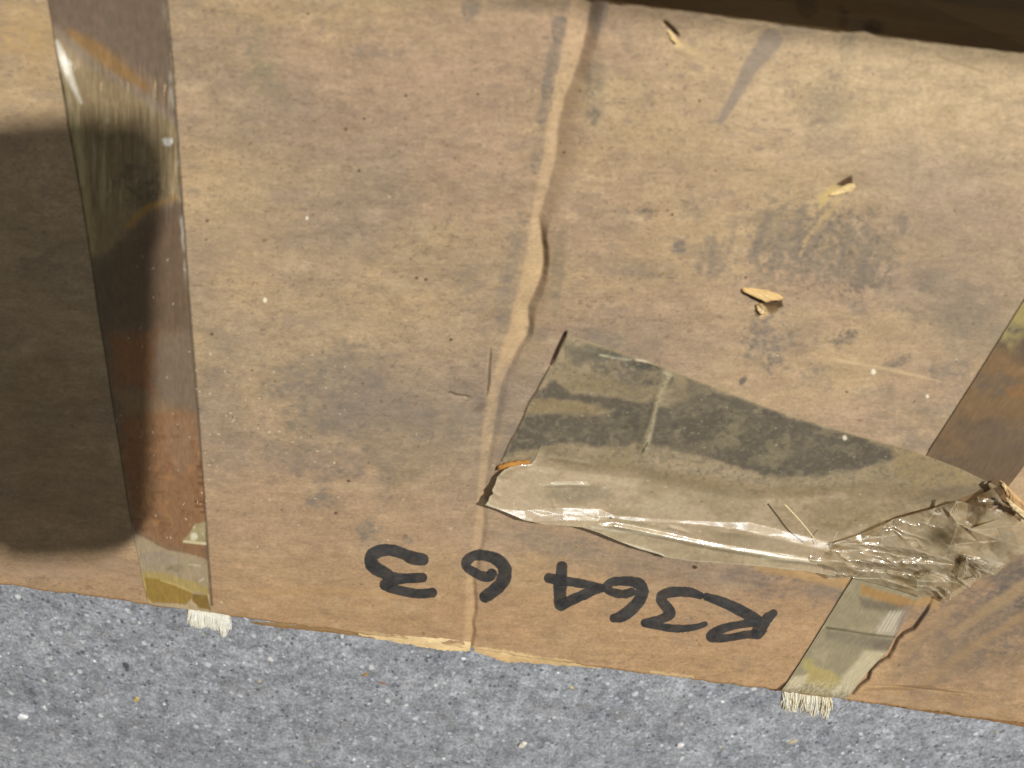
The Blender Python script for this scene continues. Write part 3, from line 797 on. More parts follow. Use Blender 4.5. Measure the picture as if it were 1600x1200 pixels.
def marker(name, strokes):
    vv = []; ff = []; aa = []
    for st in strokes:
        p = catmull(st, 9)
        k = len(p)
        d = np.gradient(p[:, :2], axis=0); d /= np.linalg.norm(d, axis=1)[:, None] + 1e-9
        nrm = np.stack([-d[:, 1], d[:, 0]], -1)
        INKN[0] += 1
        lift = .05 + .012 * (INKN[0] % 4)
        wd = p[:, 2] * .57 * (1 + (vnoise(np.arange(k) * .30, np.arange(k) * 0., INKN[0]) - .5) * .16)
        rows = []
        wc = np.array([-1.06, -.94, -.8, -.5, -.2, .2, .5, .8, .94, 1.06])
        # round ends
        def cap(i, sgn):
            for a in (80, 60, 40, 20):
                ca = math.cos(math.radians(a)); sa = math.sin(math.radians(a))
                rows.append(p[i, :2] + sgn * d[i] * wd[i] * sa * .9 + nrm[i] * wd[i] * ca * wc[:, None])
        cap(0, -1)
        for i in range(k):
            rows.append(p[i, :2] + nrm[i] * (wd[i] * wc[:, None]) * (1 + (rng.rand() - .5) * .04))
        q = len(rows); cap(k - 1, 1); rows[q:] = rows[q:][::-1]
        G = np.array(rows)
        h = top_h(G[..., 0], G[..., 1]) + lift
        pts = ray(G[..., 0], G[..., 1], ZT + h * 1e-3)
        base = len(vv) * 0 + sum(len(a) for a in vv)
        ea = np.interp(np.abs(wc), [0, .8, .94, 1.06], [1, 1, .8, .0])[None, :] * np.ones((len(G), 1))
        ea = ea * (.80 + .2 * sstep(.3, .6, fbm(G[..., 0], G[..., 1], 9, 3, INKN[0]))) 
        aa.append(ea.ravel())
        vv.append(pts.reshape(-1, 3)); ff.append(grid_faces(*G.shape[:2]) + base)
    al_ = np.concatenate(aa)
    return mesh_obj(name, np.vstack(vv), np.vstack(ff), MAT_INK, top, np.stack([al_ * 0, al_ * 0, al_ * 0, al_], -1))


def z1(x, y, w_): return (560 + x * .1625, 840 + y * .1625, w_)     # traced from enlargements
def z2(x, y, w_): return (860 + x * .125, 870 + y * .125, w_)
def z3(x, y, w_): return (1000 + x * .15, 900 + y * .15, w_)


marker('marker_digit', [[z1(625, 212, 17), z1(520, 195, 18), z1(430, 155, 16), z1(320, 122, 16), z1(220, 126, 17), z1(140, 165, 18), z1(120, 225, 19), z1(160, 290, 19), z1(250, 340, 17), z1(340, 385, 15), z1(450, 392, 14), z1(620, 385, 14)],
                        [z1(520, 398, 10), z1(400, 405, 13), z1(310, 430, 14), z1(255, 452, 15), z1(330, 490, 14), z1(450, 520, 13), z1(580, 540, 13), z1(715, 530, 14)]])['label'] = 'handwritten 3 at the left end of the number'
marker('marker_digit', [[z1(1285, 345, 14), z1(1260, 375, 14), z1(1190, 370, 14), z1(1110, 330, 13), z1(1045, 285, 13), z1(1045, 225, 14), z1(1110, 175, 14), z1(1200, 170, 15), z1(1310, 200, 16), z1(1390, 265, 18), z1(1410, 345, 19), z1(1375, 440, 19), z1(1290, 520, 18), z1(1215, 572, 16)]])
marker('marker_digit', [[z2(145, 115, 15), z2(135, 260, 17), z2(120, 420, 18), z2(130, 600, 18)], [z2(130, 605, 16), z2(290, 530, 15), z2(430, 470, 14), z2(560, 415, 13), z2(640, 395, 12)],
                        [z2(-20, 265, 14), z2(100, 290, 14), z2(260, 315, 13), z2(440, 345, 12), z2(600, 378, 11), z2(650, 390, 11)]])['label'] = 'handwritten 4 with a closed triangle'
marker('marker_digit', [[z2(1020, 440, 12), z2(930, 465, 12), z2(820, 455, 12), z2(720, 415, 12), z2(700, 365, 11), z2(780, 315, 12), z2(900, 305, 13), z2(1020, 310, 14), z2(1120, 350, 16), z2(1150, 420, 17), z2(1115, 540, 18), z2(1020, 650, 17), z2(900, 740, 16), z2(790, 770, 12)]])
marker('marker_digit', [[z3(630, 205, 11), z3(540, 175, 13), z3(420, 165, 14), z3(310, 172, 14), z3(235, 205, 15), z3(230, 265, 15), z3(290, 340, 16), z3(310, 395, 16), z3(240, 440, 13), z3(120, 470, 11), z3(45, 490, 11)],
                        [z3(45, 500, 9), z3(180, 520, 11), z3(330, 545, 11), z3(480, 545, 10), z3(590, 530, 9), z3(680, 500, 8)]])['label'] = 'handwritten 3 next to the R'
marker('marker_letter', [[z3(1395, 385, 11), z3(1330, 440, 15), z3(1270, 520, 18), z3(1220, 600, 18)], [z3(1200, 610, 12), z3(1100, 612, 11), z3(950, 640, 11), z3(780, 650, 12), z3(735, 625, 12), z3(800, 575, 12), z3(930, 530, 12), z3(1080, 500, 11), z3(1230, 480, 12)],
                         [z3(1220, 460, 15), z3(1120, 400, 16), z3(980, 325, 15), z3(840, 265, 14), z3(690, 215, 11)]])['label'] = 'handwritten R at the right end of the number'

# ---- strapping tapes --------------------------------------------------------------------------
# picture-left strap
n, m = 150, 640
Lp = [(58, -100), (75, 0), (92, 100), (109, 200), (127, 300), (142, 400), (160, 520), (172, 600), (190, 720), (205, 820), (222, 905), (231, 944)]
Rp = [(250, -100), (258, 0), (268, 110), (276, 200), (283, 300), (290, 400), (298, 500), (305, 600), (312, 680), (320, 790), (325, 880), (329, 957)]
Lr = resample(Lp, m); Rr = resample(Rp, m)
s = np.linspace(0, 1, n)[None, :, None]
G = Lr[:, None] * (1 - s) + Rr[:, None] * s
U_, V_ = G[..., 0], G[..., 1]; sx = np.broadcast_to(s[..., 0], U_.shape)
U_ = U_ + (vnoise(V_ / 14., V_ * 0, 3) - .5) * 2.0 * (sx - .3)
h = top_h(U_, V_) + .16
h = h + 2.4 * np.exp(-((V_ - 118) / 40.) ** 2) * sstep(.28, .0, sx) + .7 * np.exp(-((V_ - 222) / 16.) ** 2) * sstep(.85, 1., sx)
h = h + .35 * np.exp(-((V_ - 640) / 90.) ** 2) * sstep(.12, 0, sx)
h = h + (fbm(U_, V_, 50, 4, 6, .14) - .5) * .6 * sstep(60, 120, V_) * sstep(420, 300, V_)
h = h + .3 * np.exp(-((V_ - 838) / 16.) ** 2) * sstep(.62, .85, sx)
yy = ray(U_, V_, ZT)[..., 1]
h = h - 2.4 * (1 - np.sqrt(np.clip(1 - np.clip((yy - (YF - .003)) / .0032, 0, 1) ** 2, 0, 1)))
q = Paint(U_, V_, alb(130, 111, 92))
nA = fbm(U_, V_, 40, 5, 2); nS = fbm(U_, V_, 70, 5, 5, .07); nF = fbm(U_, V_, 8, 4, 8, 1.5)
q.mixin(A, alb(126, 106, 86), sstep(.45, .65, nA) * .7)
q.poly([(60, -120), (280, -120), (290, 160), (200, 90), (80, 40)], alb(119, 104, 90), .7, 12, 6)
# yellowed milky stretch with long streaks
q.poly([(78, 40), (130, 70), (200, 130), (276, 190), (290, 310), (245, 322), (205, 360), (170, 390), (140, 440), (60, 60)], alb(150, 132, 100), .9, 6, 6)
q.poly([(106, 190), (124, 180), (150, 380), (140, 420), (128, 330)], alb(182, 164, 112), .75, 5, 4)
q.line([(88, 66), (94, 84), (104, 108), (116, 138), (126, 160)], [8, 14, 13, 9, 4], alb(226, 220, 204), .85, soft=4, nz=.5, size=9)  # white highlight of the lifted edge, painted as milky whitening
q.line([(100, 120), (112, 170), (122, 220), (130, 290)], [5, 8, 8, 4], alb(196, 180, 140), .6, soft=3, nz=.5)
q.blob(262, 222, 9, 7, alb(232, 230, 222), .9, nz=.8, size=6)  # white glint at the right edge, painted on
q.mixin(A, alb(186, 172, 138), sstep(.52, .75, nS) * sstep(110, 170, V_) * sstep(370, 300, V_) * .55)
q.mixin(A, alb(112, 96, 72), sstep(.50, .30, nS) * sstep(150, 190, V_) * sstep(380, 300, V_) * .5)
q.blob(225, 285, 34, 40, alb(98, 86, 72), .8, nz=.7, size=16); q.blob(170, 190, 34, 34, alb(120, 104, 72), .6, nz=.8, size=14)
q.line([(110, 52), (150, 76), (190, 112), (225, 136)], [12, 22, 22, 14], alb(164, 126, 72), .6, soft=8, nz=.6, size=9)
q.line([(84, 45), (150, 105), (210, 140), (276, 190)], 14, alb(142, 126, 114), .6, soft=6, nz=.3)
q.line([(200, 352), (230, 325), (272, 312)], [10, 9, 14], alb(176, 136, 72), .8, soft=5, nz=.4)
q.blob(268, 330, 20, 24, alb(126, 116, 104), .6, nz=.5, size=12)
# dark stretch
q.poly([(150, 430), (200, 370), (240, 328), (286, 320), (300, 520), (240, 515), (175, 510), (160, 460)], alb(112, 92, 75), .85, 16, 10)
q.poly([(140, 400), (172, 400), (182, 560), (200, 700), (180, 640), (165, 540)], alb(108, 96, 80), .7, 9, 6)
# rust
q.poly([(172, 524), (240, 518), (246, 575), (236, 618), (205, 600), (178, 612)], alb(154, 106, 70), .75, 16, 12)
q.poly([(246, 540), (302, 520), (308, 640), (262, 630), (244, 600)], alb(129, 113, 96), .8, 14, 12)
q.poly([(180, 606), (225, 614), (262, 630), (270, 650), (186, 646)], alb(154, 126, 96), .7, 10, 10)
q.poly([(188, 648), (268, 640), (308, 650), (326, 800), (320, 880), (230, 842), (206, 815)], alb(152, 114, 82), .85, 12, 12)
q.poly([(190, 650), (226, 648), (222, 790), (208, 800)], alb(146, 100, 64), .6, 14, 12)
q.poly([(262, 660), (296, 655), (304, 730), (270, 740)], alb(150, 122, 98), .6, 8, 6)
q.poly([(208, 800), (260, 790), (262, 830), (230, 842), (206, 820)], alb(146, 112, 84), .7, 8, 6)
q.mixin(A, alb(120, 80, 52), sstep(.56, .74, nF) * sstep(640, 670, V_) * sstep(860, 830, V_) * .4)
q.mixin(A, alb(188, 138, 92), sstep(.60, .74, fbm(U_, V_, 14, 4, 18)) * sstep(640, 670, V_) * sstep(860, 830, V_) * .3)
for k in range(9):
    y = 725 + k * 9 + rng.rand() * 5
    q.line([(322 - rng.rand() * 18, y), (332, y + 2)], 3.2, alb(110, 66, 30), .7, soft=2)
# pale window with mustard end
q.poly([(206, 818), (212, 835), (232, 845), (262, 860), (300, 866), (328, 876), (332, 960), (215, 950)], alb(178, 160, 130), .92, 2.5, 3)
q.blob(262, 884, 30, 12, alb(168, 152, 126), .6, nz=.7, size=12); q.blob(276, 888, 12, 5, alb(138, 126, 98), .7, nz=.6, size=8); q.blob(250, 872, 30, 9, alb(164, 148, 136), .6, nz=.6, size=12)
q.poly([(292, 838), (304, 820), (318, 816), (332, 818), (332, 848), (300, 848), (288, 842)], alb(176, 164, 124), .92, 2, 2)
q.line([(288, 846), (315, 849), (334, 850)], 4, alb(232, 220, 178), .9, soft=1.5)
q.blob(303, 838, 6, 6, alb(236, 230, 200), .8, nz=.4, size=6)
q.line([(296, 882), (312, 884)], 3, alb(206, 196, 168), .8, soft=1.5); q.line([(312, 908), (318, 904)], 3, alb(206, 196, 168), .8, soft=1.5)
q.poly([(222, 893), (260, 896), (300, 908), (332, 920), (332, 932), (260, 912), (222, 904)], alb(182, 160, 98), .8, 2.5, 2)
q.poly([(224, 902), (252, 906), (300, 924), (300, 934), (290, 944), (238, 941), (226, 930)], alb(160, 130, 62), .92, 1.6, 1.5)
q.poly([(300, 928), (326, 930), (330, 953), (310, 950), (300, 938)], alb(140, 112, 54), .92, 1.6, 1.5)
q.line([(224, 903), (227, 920), (226, 935), (236, 942)], 3, alb(200, 182, 116), .8, soft=1.5)
q.line([(252, 907), (275, 914), (300, 925)], 3, alb(206, 184, 116), .8, soft=1.5, nz=.4)
q.line([(326, 930), (330, 952)], 3, alb(216, 200, 158), .9, soft=1.2); q.line([(328, 955), (342, 958)], 3, alb(216, 200, 158), .9, soft=1.2)
q.poly([(236, 943), (292, 944), (298, 936), (306, 944), (310, 952), (330, 954), (330, 966), (236, 952)], alb(196, 176, 140), .9, 1.5, 1.5)
# whitish wear at the edges
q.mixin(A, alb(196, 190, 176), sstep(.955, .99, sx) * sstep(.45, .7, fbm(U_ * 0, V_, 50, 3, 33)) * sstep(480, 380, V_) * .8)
q.mixin(A, alb(70, 62, 54), sstep(.975, 1., sx) * .5 + sstep(.02, 0, sx) * .45)
for k in range(44):
    x = 180 + rng.rand() * 140; y = 330 + (1 - rng.rand() ** 2) * 510
    q.blob(x, y, 1 + rng.rand() * 1.6, .6 + rng.rand() * .4, alb(226, 214, 186), .4 + .5 * rng.rand(), rng.rand() * 180, .2, 4, soft=.5)
q.mult(1 + (fbm(U_, V_, 8, 4, 12, .8) - .5) * .26)
q.mult(1 + (fbm(U_, V_, 60, 4, 13, .06) - .5) * .16)
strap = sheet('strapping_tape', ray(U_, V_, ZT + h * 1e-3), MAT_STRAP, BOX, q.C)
strap['label'] = 'brown and rust stained strap at the left'

# picture-right strap: dark upper stretch, silvery lower stretch (two lengths of one strap)
n, m = 130, 420
Lp = [(1700, 312), (1650, 391), (1604, 464), (1560, 534), (1520, 598), (1452, 704), (1390, 808), (1333, 903), (1290, 972), (1250, 1036), (1232, 1064), (1221, 1079)]
Rp = [(1905, 330), (1840, 415), (1780, 490), (1726, 560), (1672, 630), (1590, 742), (1505, 850), (1428, 945), (1405, 985), (1386, 1018), (1352, 1054), (1322, 1092)]
Lr = resample(Lp, m); Rr = resample(Rp, m)
s = np.linspace(0, 1, n)[None, :, None]
G = Lr[:, None] * (1 - s) + Rr[:, None] * s
U_, V_ = G[..., 0], G[..., 1]; sx = np.broadcast_to(s[..., 0], U_.shape)
h = top_h(U_, V_) + .18 + .25 * sstep(1, .9, sx) * 0
step = (V_ - (981 + (U_ - 1293) * .155))
h = h + .10 * sstep(0, 2, step)
yy = ray(U_, V_, ZT)[..., 1]
h = h - 2.4 * (1 - np.sqrt(np.clip(1 - np.clip((yy - (YF - .003)) / .0032, 0, 1) ** 2, 0, 1)))
q = Paint(U_, V_, alb(130, 106, 78))
q.mixin(A, alb(108, 92, 76), sstep(.42, .6, fbm(U_, V_, 60, 5, 4)) * .8)
q.blob(1590, 500, 26, 40, alb(176, 160, 104), .8, 30, .5, 16); q.blob(1600, 535, 34, 24, alb(92, 88, 84), .85, 30, .6, 14)
q.blob(1572, 560, 14, 26, alb(144, 116, 80), .7, 30, .7, 12); q.blob(1592, 575, 26, 12, alb(152, 120, 82), .7, 0, .7, 12); q.blob(1560, 600, 34, 20, alb(108, 98, 88), .6, 0, .8, 16)
q.blob(1590, 612, 16, 10, alb(150, 112, 72), .6, 0, .7, 10); q.blob(1570, 690, 40, 40, alb(112, 98, 84), .7, 0, .8, 24); q.blob(1500, 690, 46, 24, alb(120, 100, 80), .6, 0, .8, 20); q.blob(1470, 700, 40, 16, alb(92, 84, 76), .7, 20, .7, 14)
low = sstep(890, 900, V_)
q.mixin(A, alb(160, 150, 122), low)
nA = fbm(U_, V_, 26, 4, 7)
q.mixin(A, alb(178, 166, 136), low * sstep(.5, .7, nA) * .7)
q.poly([(1345, 912), (1450, 945), (1425, 958), (1400, 948), (1345, 928)], alb(176, 138, 88), .9, 2, 3)
q.poly([(1340, 932), (1400, 944), (1428, 950), (1420, 962), (1350, 950)], alb(118, 106, 92), .7, 5, 4)
q.poly([(1378, 962), (1428, 948), (1410, 985), (1396, 1000), (1366, 994)], alb(196, 186, 166), .6, 6, 5)
for k in range(7):
    x = 1372 + k * 6 + rng.rand() * 3
    q.line([(x + 18, 955), (x, 986)], 2, alb(224, 216, 198), .6, soft=1.2)
q.poly([(1412, 948), (1448, 940), (1405, 1000), (1392, 1010)], alb(146, 128, 112), .8, 4, 3)
q.line([(1292, 981), (1320, 985), (1350, 990), (1380, 994), (1404, 996)], 3.5, alb(84, 74, 56), .85, soft=1.2, nz=.5, size=6)
q.poly([(1290, 984), (1400, 998), (1385, 1014), (1340, 1010), (1290, 996)], alb(138, 130, 110), .8, 6, 4)
q.poly([(1360, 1000), (1400, 1000), (1388, 1020), (1366, 1014)], alb(122, 110, 96), .6, 5, 4)
q.poly([(1350, 1018), (1388, 1016), (1352, 1058), (1330, 1082), (1296, 1084)], alb(212, 200, 166), .85, 5, 4)
q.poly([(1262, 1040), (1300, 1048), (1316, 1066), (1296, 1076), (1255, 1068)], alb(190, 172, 112), .8, 3.5, 4)
q.poly([(1250, 1030), (1272, 1030), (1268, 1048), (1256, 1046)], alb(190, 178, 110), .6, 4, 3)
q.poly([(1236, 1058), (1262, 1054), (1254, 1072), (1228, 1076)], alb(214, 202, 166), .9, 3, 3)
q.poly([(1250, 1074), (1296, 1080), (1296, 1096), (1240, 1090)], alb(156, 140, 96), .7, 3, 3)
nS = fbm(U_ * .85 + V_ * .53, -U_ * .53 + V_ * .85, 3.5, 3, 9, .1)
q.mixin(A, alb(230, 222, 194), low * sstep(1055, 1075, V_) * sstep(.5, .7, nS) * .7)
q.mixin(A, alb(110, 100, 78), low * sstep(1055, 1075, V_) * sstep(.45, .3, nS) * .45)
q.mult(1 + (fbm(U_, V_, 8, 4, 12) - .5) * .2)
strap2 = sheet('strapping_tape', ray(U_, V_, ZT + h * 1e-3), MAT_STRAP, BOX, q.C)
strap2['label'] = 'slanting strap at the right, dark above and silvery yellow below'


# frayed glass fibre ends poking past the far edge
def fringe(parent, a, b, n, ln, cols, drop=.004, spread=3., wid=.00028, label=None, w2=1.0):
    vv = []; ff = []; cc = []
    cf = np.sort(rng.rand(13)); cl_len = .86 + .24 * rng.rand(13); cl_bend = (rng.rand(13) - .5) * spread * .8
    for k in range(n):
        f = (k + rng.rand()) / n
        u = a[0] + (b[0] - a[0]) * f; v = a[1] + (b[1] - a[1]) * f
        p0 = ray(u, v - 8, ZT - .0004 - .0006 * rng.rand())
        L_ = ln(f) * (.70 + .40 * float(vnoise(f * 9., 0., 3))) * (.86 + .2 * rng.rand()) * min(1, .55 + 5 * min(f, 1 - f))
        cl = np.argmin(np.abs(cf - f)); pull = .55 * rng.rand()
        L_ *= cl_len[cl]
        u1 = u + ((a[0] + (b[0] - a[0]) * cf[cl]) - u) * pull + cl_bend[cl] + (rng.rand() - .5) * spread * 2 * (2.2 if rng.rand() < .08 else 1); v1 = v + L_
        p2 = ray(u1, v1, ZT - .0012 - drop * (.5 + rng.rand()))
        p1 = (p0 + p2) / 2 + np.array([0, 0, .0008 * rng.rand()])
        pm = p1 + (rng.rand(3) - .5) * .0009
        base = len(vv); c = np.asarray(cols[rng.randint(len(cols))]) * (.85 + .25 * rng.rand())
        ww = wid * (.6 + .8 * rng.rand())
        for i, (p, r) in enumerate(((p0, 1.), (pm, 1.), (p2, .35))):
            for j in range(4):
                an = j * math.pi / 2
                vv.append(p + np.array([math.cos(an) * ww * r * w2, 0, math.sin(an) * ww * r])); cc.append(c)
        for i in range(2):
            for j in range(4):
                jj = (j + 1) % 4
                ff.append((base + i * 4 + j, base + i * 4 + jj, base + i * 4 + 4 + jj, base + i * 4 + 4 + j))
    o = mesh_obj('fibre_fringe', np.array(vv), ff, MAT_FIB, parent, np.array(cc))
    o['kind'] = 'stuff'
    if label: o['label'] = label
    return o


MAT_FIB = paper_mat('glass_fibre', rough=.5, spec=.5, grain=.1, bump=0)
fringe(strap, (296, 957), (358, 968), 1500, lambda f: 22 - 3 * (1 - f) + 3 * math.sin(f * 9) + 2 * math.sin(f * 23), [alb(255, 253, 240), alb(250, 246, 226), alb(255, 255, 248)], drop=.0025, spread=3, wid=.00046, label='fluffy white fibre tuft')
fringe(strap2, (1223, 1079), (1297, 1090), 1000, lambda f: 30 + 4 * math.sin(f * 7 + 2) + 4 * math.sin(f * 31), [alb(252, 248, 230), alb(244, 236, 208), alb(255, 254, 244), alb(232, 220, 186)], drop=.0025, spread=5, wid=.00026, label='straw coloured frayed fibres')

# ---- the torn packing tape --------------------------------------------------------------------------
# stuck-down part
T = [(884, 522), (940, 540), (1000, 560), (1100, 598), (1200, 637), (1330, 678), (1420, 702), (1500, 732), (1562, 762)]
B = [(785, 717), (800, 740), (860, 780), (1000, 800), (1150, 810), (1300, 838), (1400, 800), (1480, 784), (1530, 768)]
Lc = [(884, 522), (861, 570), (846, 596), (838, 612), (826, 630), (818, 650), (806, 676), (797, 690), (785, 717)]
Rc = [(1562, 762), (1530, 768)]
G, s_, t_ = coons(T, B, Lc, Rc, 460, 190)
U_, V_ = G[..., 0], G[..., 1]
h = top_h(U_, V_) + .10 + .17 * sstep(1375, 1440, U_) + .22 * np.exp(-((U_ - 1010) / 9.) ** 2 - ((V_ - 690) / 16.) ** 2)
for pts, hh, ww in (([(1040, 588), (1028, 620), (1022, 650), (1018, 668), (1008, 700)], .35, 7), ([(940, 556), (985, 562), (1030, 572)], .2, 4)):
    d, _, _ = poly_d(U_, V_, pts); h = h + hh * np.clip(1 - d / ww, 0, 1)
FILMC = alb(180, 162, 133)
q = Paint(U_, V_, FILMC)
q.mixin(A, alb(164, 148, 118), sstep(.42, .6, fbm(U_, V_, 60, 5, 3)) * .8)
DK = alb(101, 96, 86); DK2 = alb(97, 96, 90)
q.poly([(880, 535), (930, 540), (990, 560), (980, 566), (945, 556), (900, 572), (885, 552)], alb(122, 118, 102), .7, 6, 6)
q.blob(985, 578, 62, 24, DK2, .92, 14, .7, 22); q.blob(925, 562, 30, 12, alb(118, 114, 100), .7, 10, .8, 14)
q.poly([(1070, 590), (1200, 640), (1240, 660), (1150, 640), (1080, 625)], alb(116, 110, 96), .8, 6, 6)
q.poly([(838, 610), (870, 596), (890, 615), (960, 620), (1020, 628), (1030, 650), (940, 640), (880, 622), (830, 628)], DK, .9, 5, 7)
q.poly([(816, 650), (850, 645), (905, 650), (1000, 634), (1040, 636), (1100, 612), (1200, 640), (1300, 670), (1392, 699), (1402, 712), (1352, 734), (1252, 746), (1200, 746), (1130, 722), (1060, 706), (1000, 696), (940, 698), (880, 690), (840, 700), (790, 712), (800, 684)], DK, .92, 5, 9, 20)
q.poly([(830, 625), (860, 622), (920, 632), (950, 640), (930, 648), (880, 646), (822, 646)], alb(158, 140, 106), .9, 5, 5)
q.poly([(880, 590), (930, 584), (980, 600), (1040, 618), (990, 622), (930, 612), (890, 606)], alb(156, 141, 110), .85, 6, 6)
q.poly([(1045, 596), (1075, 606), (1200, 655), (1120, 640), (1040, 634)], alb(134, 124, 104), .5, 8, 8)
for (x, y, r1, r2) in ((920, 662, 20, 8), (955, 660, 22, 9), (1005, 655, 8, 14), (1058, 685, 12, 16), (1130, 690, 30, 14), (1080, 640, 30, 10), (1170, 670, 30, 14), (1240, 700, 40, 16), (1005, 690, 9, 24), (1085, 700, 30, 8), (1150, 650, 22, 8), (1200, 720, 30, 9), (880, 680, 30, 8), (970, 680, 40, 10), (1320, 700, 30, 8)):
    q.blob(x, y, r1, r2, alb(146, 136, 110), .55, 0, 1.1, 10)
q.line([(1042, 585), (1030, 615), (1022, 645), (1018, 664), (1010, 690), (1006, 706)], [16, 8, 6, 8, 12, 12], alb(184, 172, 140), .9, soft=3, nz=.4)
q.line([(1012, 692), (1003, 708)], 2.5, alb(80, 70, 50), .8, soft=1)
q.line([(938, 555), (960, 560), (985, 563)], 3.5, alb(206, 196, 168), .8, soft=1.5); q.line([(995, 562), (1030, 567)], 4, alb(222, 212, 186), .85, soft=1.5); q.line([(1035, 570), (1100, 592)], 3, alb(196, 176, 136), .6, soft=1.5)
q.poly([(1395, 698), (1440, 706), (1560, 762), (1500, 775), (1440, 770), (1400, 740)], alb(166, 146, 110), .8, 8, 6)
q.poly([(1450, 760), (1530, 758), (1540, 768), (1470, 786), (1420, 790)], alb(134, 122, 104), .7, 6, 5)
q.mixin(A, alb(150, 139, 114), sstep(.60, .72, fbm(U_, V_, 13, 4, 27, 1.6)) * .65)
q.mixin(A, alb(136, 127, 106), sstep(.60, .68, fbm(U_, V_, 5, 3, 29, 1.2)) * .6)
q.mult(1 + (fbm(U_, V_, 9, 4, 17, 2.4) - .5) * .30)
q.mult(1 + (fbm(U_, V_, 2.6, 2, 19) - .5) * .26)
q.mixin(A, alb(196, 176, 134), sstep(.018, 0, t_) * .5)
for k in range(90):
    x = 830 + rng.rand() * 640; y = 560 + rng.rand() * 190
    q.blob(x, y, .9 + rng.rand() * 1.3, .8 + rng.rand() * .8, alb(200, 190, 160) if rng.rand() < .6 else alb(80, 76, 68), .6, 0, .2, 4, soft=.5)
q.blob(1320, 684, 3.4, 4.2, alb(238, 228, 204), 1., nz=.2, size=4, soft=.3)
tape = sheet('packing_tape', ray(U_, V_, ZT + h * 1e-3), MAT_FILM, BOX, q.C)
tape['label'] = 'torn clear packing tape with dark dirt under it'

# lifted part
T = [(845, 696), (900, 704), (1000, 716), (1100, 734), (1200, 752), (1300, 752), (1400, 742), (1480, 760), (1540, 766)]
B = [(758, 789), (790, 800), (820, 813), (850, 819), (880, 821), (910, 824), (935, 832), (968, 846), (1000, 858), (1030, 866), (1040, 871), (1080, 877), (1130, 880), (1200, 886), (1260, 893), (1330, 904)]
Lc = [(845, 696), (836, 718), (829, 725), (800, 729), (788, 734), (777, 745), (774, 756), (769, 766), (771, 771), (765, 776), (763, 783), (758, 789)]
Rc = [(1540, 766), (1478, 786), (1400, 806), (1345, 836), (1312, 858), (1300, 876), (1330, 904)]
G, s_, t_ = coons(T, B, Lc, Rc, 460, 170)
U_, V_ = G[..., 0], G[..., 1]
edge = np.minimum(1, sstep(0, .25, t_))
ls = np.interp(s_, [0, .03, .25, .6, .8, 1], [1.75, 1.5, 1.6, 1.4, .8, .35])          # more lift at the torn end
HL = [(790, 800), (820, 806), (880, 803), (935, 804), (960, 810), (1010, 812), (1060, 815), (1120, 819), (1170, 823), (1230, 838), (1270, 848), (1320, 860)]
HW = [4, 9, 10.5, 9.5, 5, 3, 2.6, 4, 7.5, 8, 8, 6]
d, sg, par = poly_d(U_, V_, HL)
ww = np.interp(par, np.linspace(0, 1, len(HW)), HW)
# signed: positive below the line in the picture
lv = np.interp(U_, [p[0] for p in HL], [p[1] for p in HL])
dv = (V_ - lv)
band = np.clip(dv / ww, -1, 1)
h = top_h(U_, V_) + .112 + .17 * sstep(1375, 1440, U_) + .12 * sstep(.06, .0, s_) + edge * (t_ ** 1.8) * 2.5 * ls
h = h + (band + 1) * .5 * (np.interp(U_, [760, 960, 1060], [.066, .072, .090]) * 2 * ww) * sstep(.0, .02, s_)
below = np.clip(dv - ww, 0, None)
h = h - .004 * below - .0001 * below ** 2
for pts, hh, w_ in (([(925, 824), (960, 822), (1040, 838), (1110, 853), (1200, 868), (1300, 880)], .8, 6), ([(1040, 822), (1060, 828), (1080, 834)], .35, 5), ([(1110, 830), (1200, 838)], .2, 6), ([(1190, 872), (1260, 878), (1330, 890)], .5, 5),
                    ([(930, 812), (1000, 822), (1100, 846)], -.3, 6), ([(858, 713), (900, 720), (930, 725)], .45, 6), ([(850, 758), (880, 757), (920, 757)], .4, 5), ([(1300, 856), (1325, 836), (1400, 805)], .3, 6), ([(862, 780), (868, 795)], .2, 5)):
    dd, _, pp = poly_d(U_, V_, pts)
    h = h + hh * np.clip(1 - dd / w_, 0, 1) * np.clip(np.minimum(pp, 1 - pp) * 5, 0.1, 1)
h = h + (fbm(U_, V_, 40, 3, 44, 2.5) - .5) * .55 * sstep(.05, .4, t_) + .5 * (fbm(U_, V_, 9, 2, 46) - .5) * sstep(.03, 0, s_)
dedge = sstep(.03, .0, s_)
h = h + dedge * .5 * sstep(.2, .5, t_)
q = Paint(U_, V_, alb(190, 171, 142))
q.mixin(A, alb(164, 148, 118), sstep(.42, .64, fbm(U_, V_, 55, 5, 3, 1.6)) * .7)
q.mixin(A, alb(190, 176, 144), sstep(.52, .7, fbm(U_, V_, 24, 5, 13, 2.)) * .45)
q.C += (np.asarray(alb(157, 144, 116)) - q.C) * (sstep(.20, .0, t_) * .75)[..., None]
q.poly([(860, 762), (940, 758), (960, 775), (900, 790), (850, 780)], alb(140, 130, 106), .6, 8, 5)
q.blob(1290, 800, 90, 34, alb(152, 134, 100), .7, 0, .8, 30); q.blob(1430, 775, 60, 20, alb(150, 132, 102), .6, -10, .7, 20)
q.poly([(1060, 708), (1130, 722), (1200, 746), (1252, 746), (1352, 734), (1340, 746), (1260, 756), (1180, 756), (1080, 730), (1000, 714)], DK, .6, 5, 6)
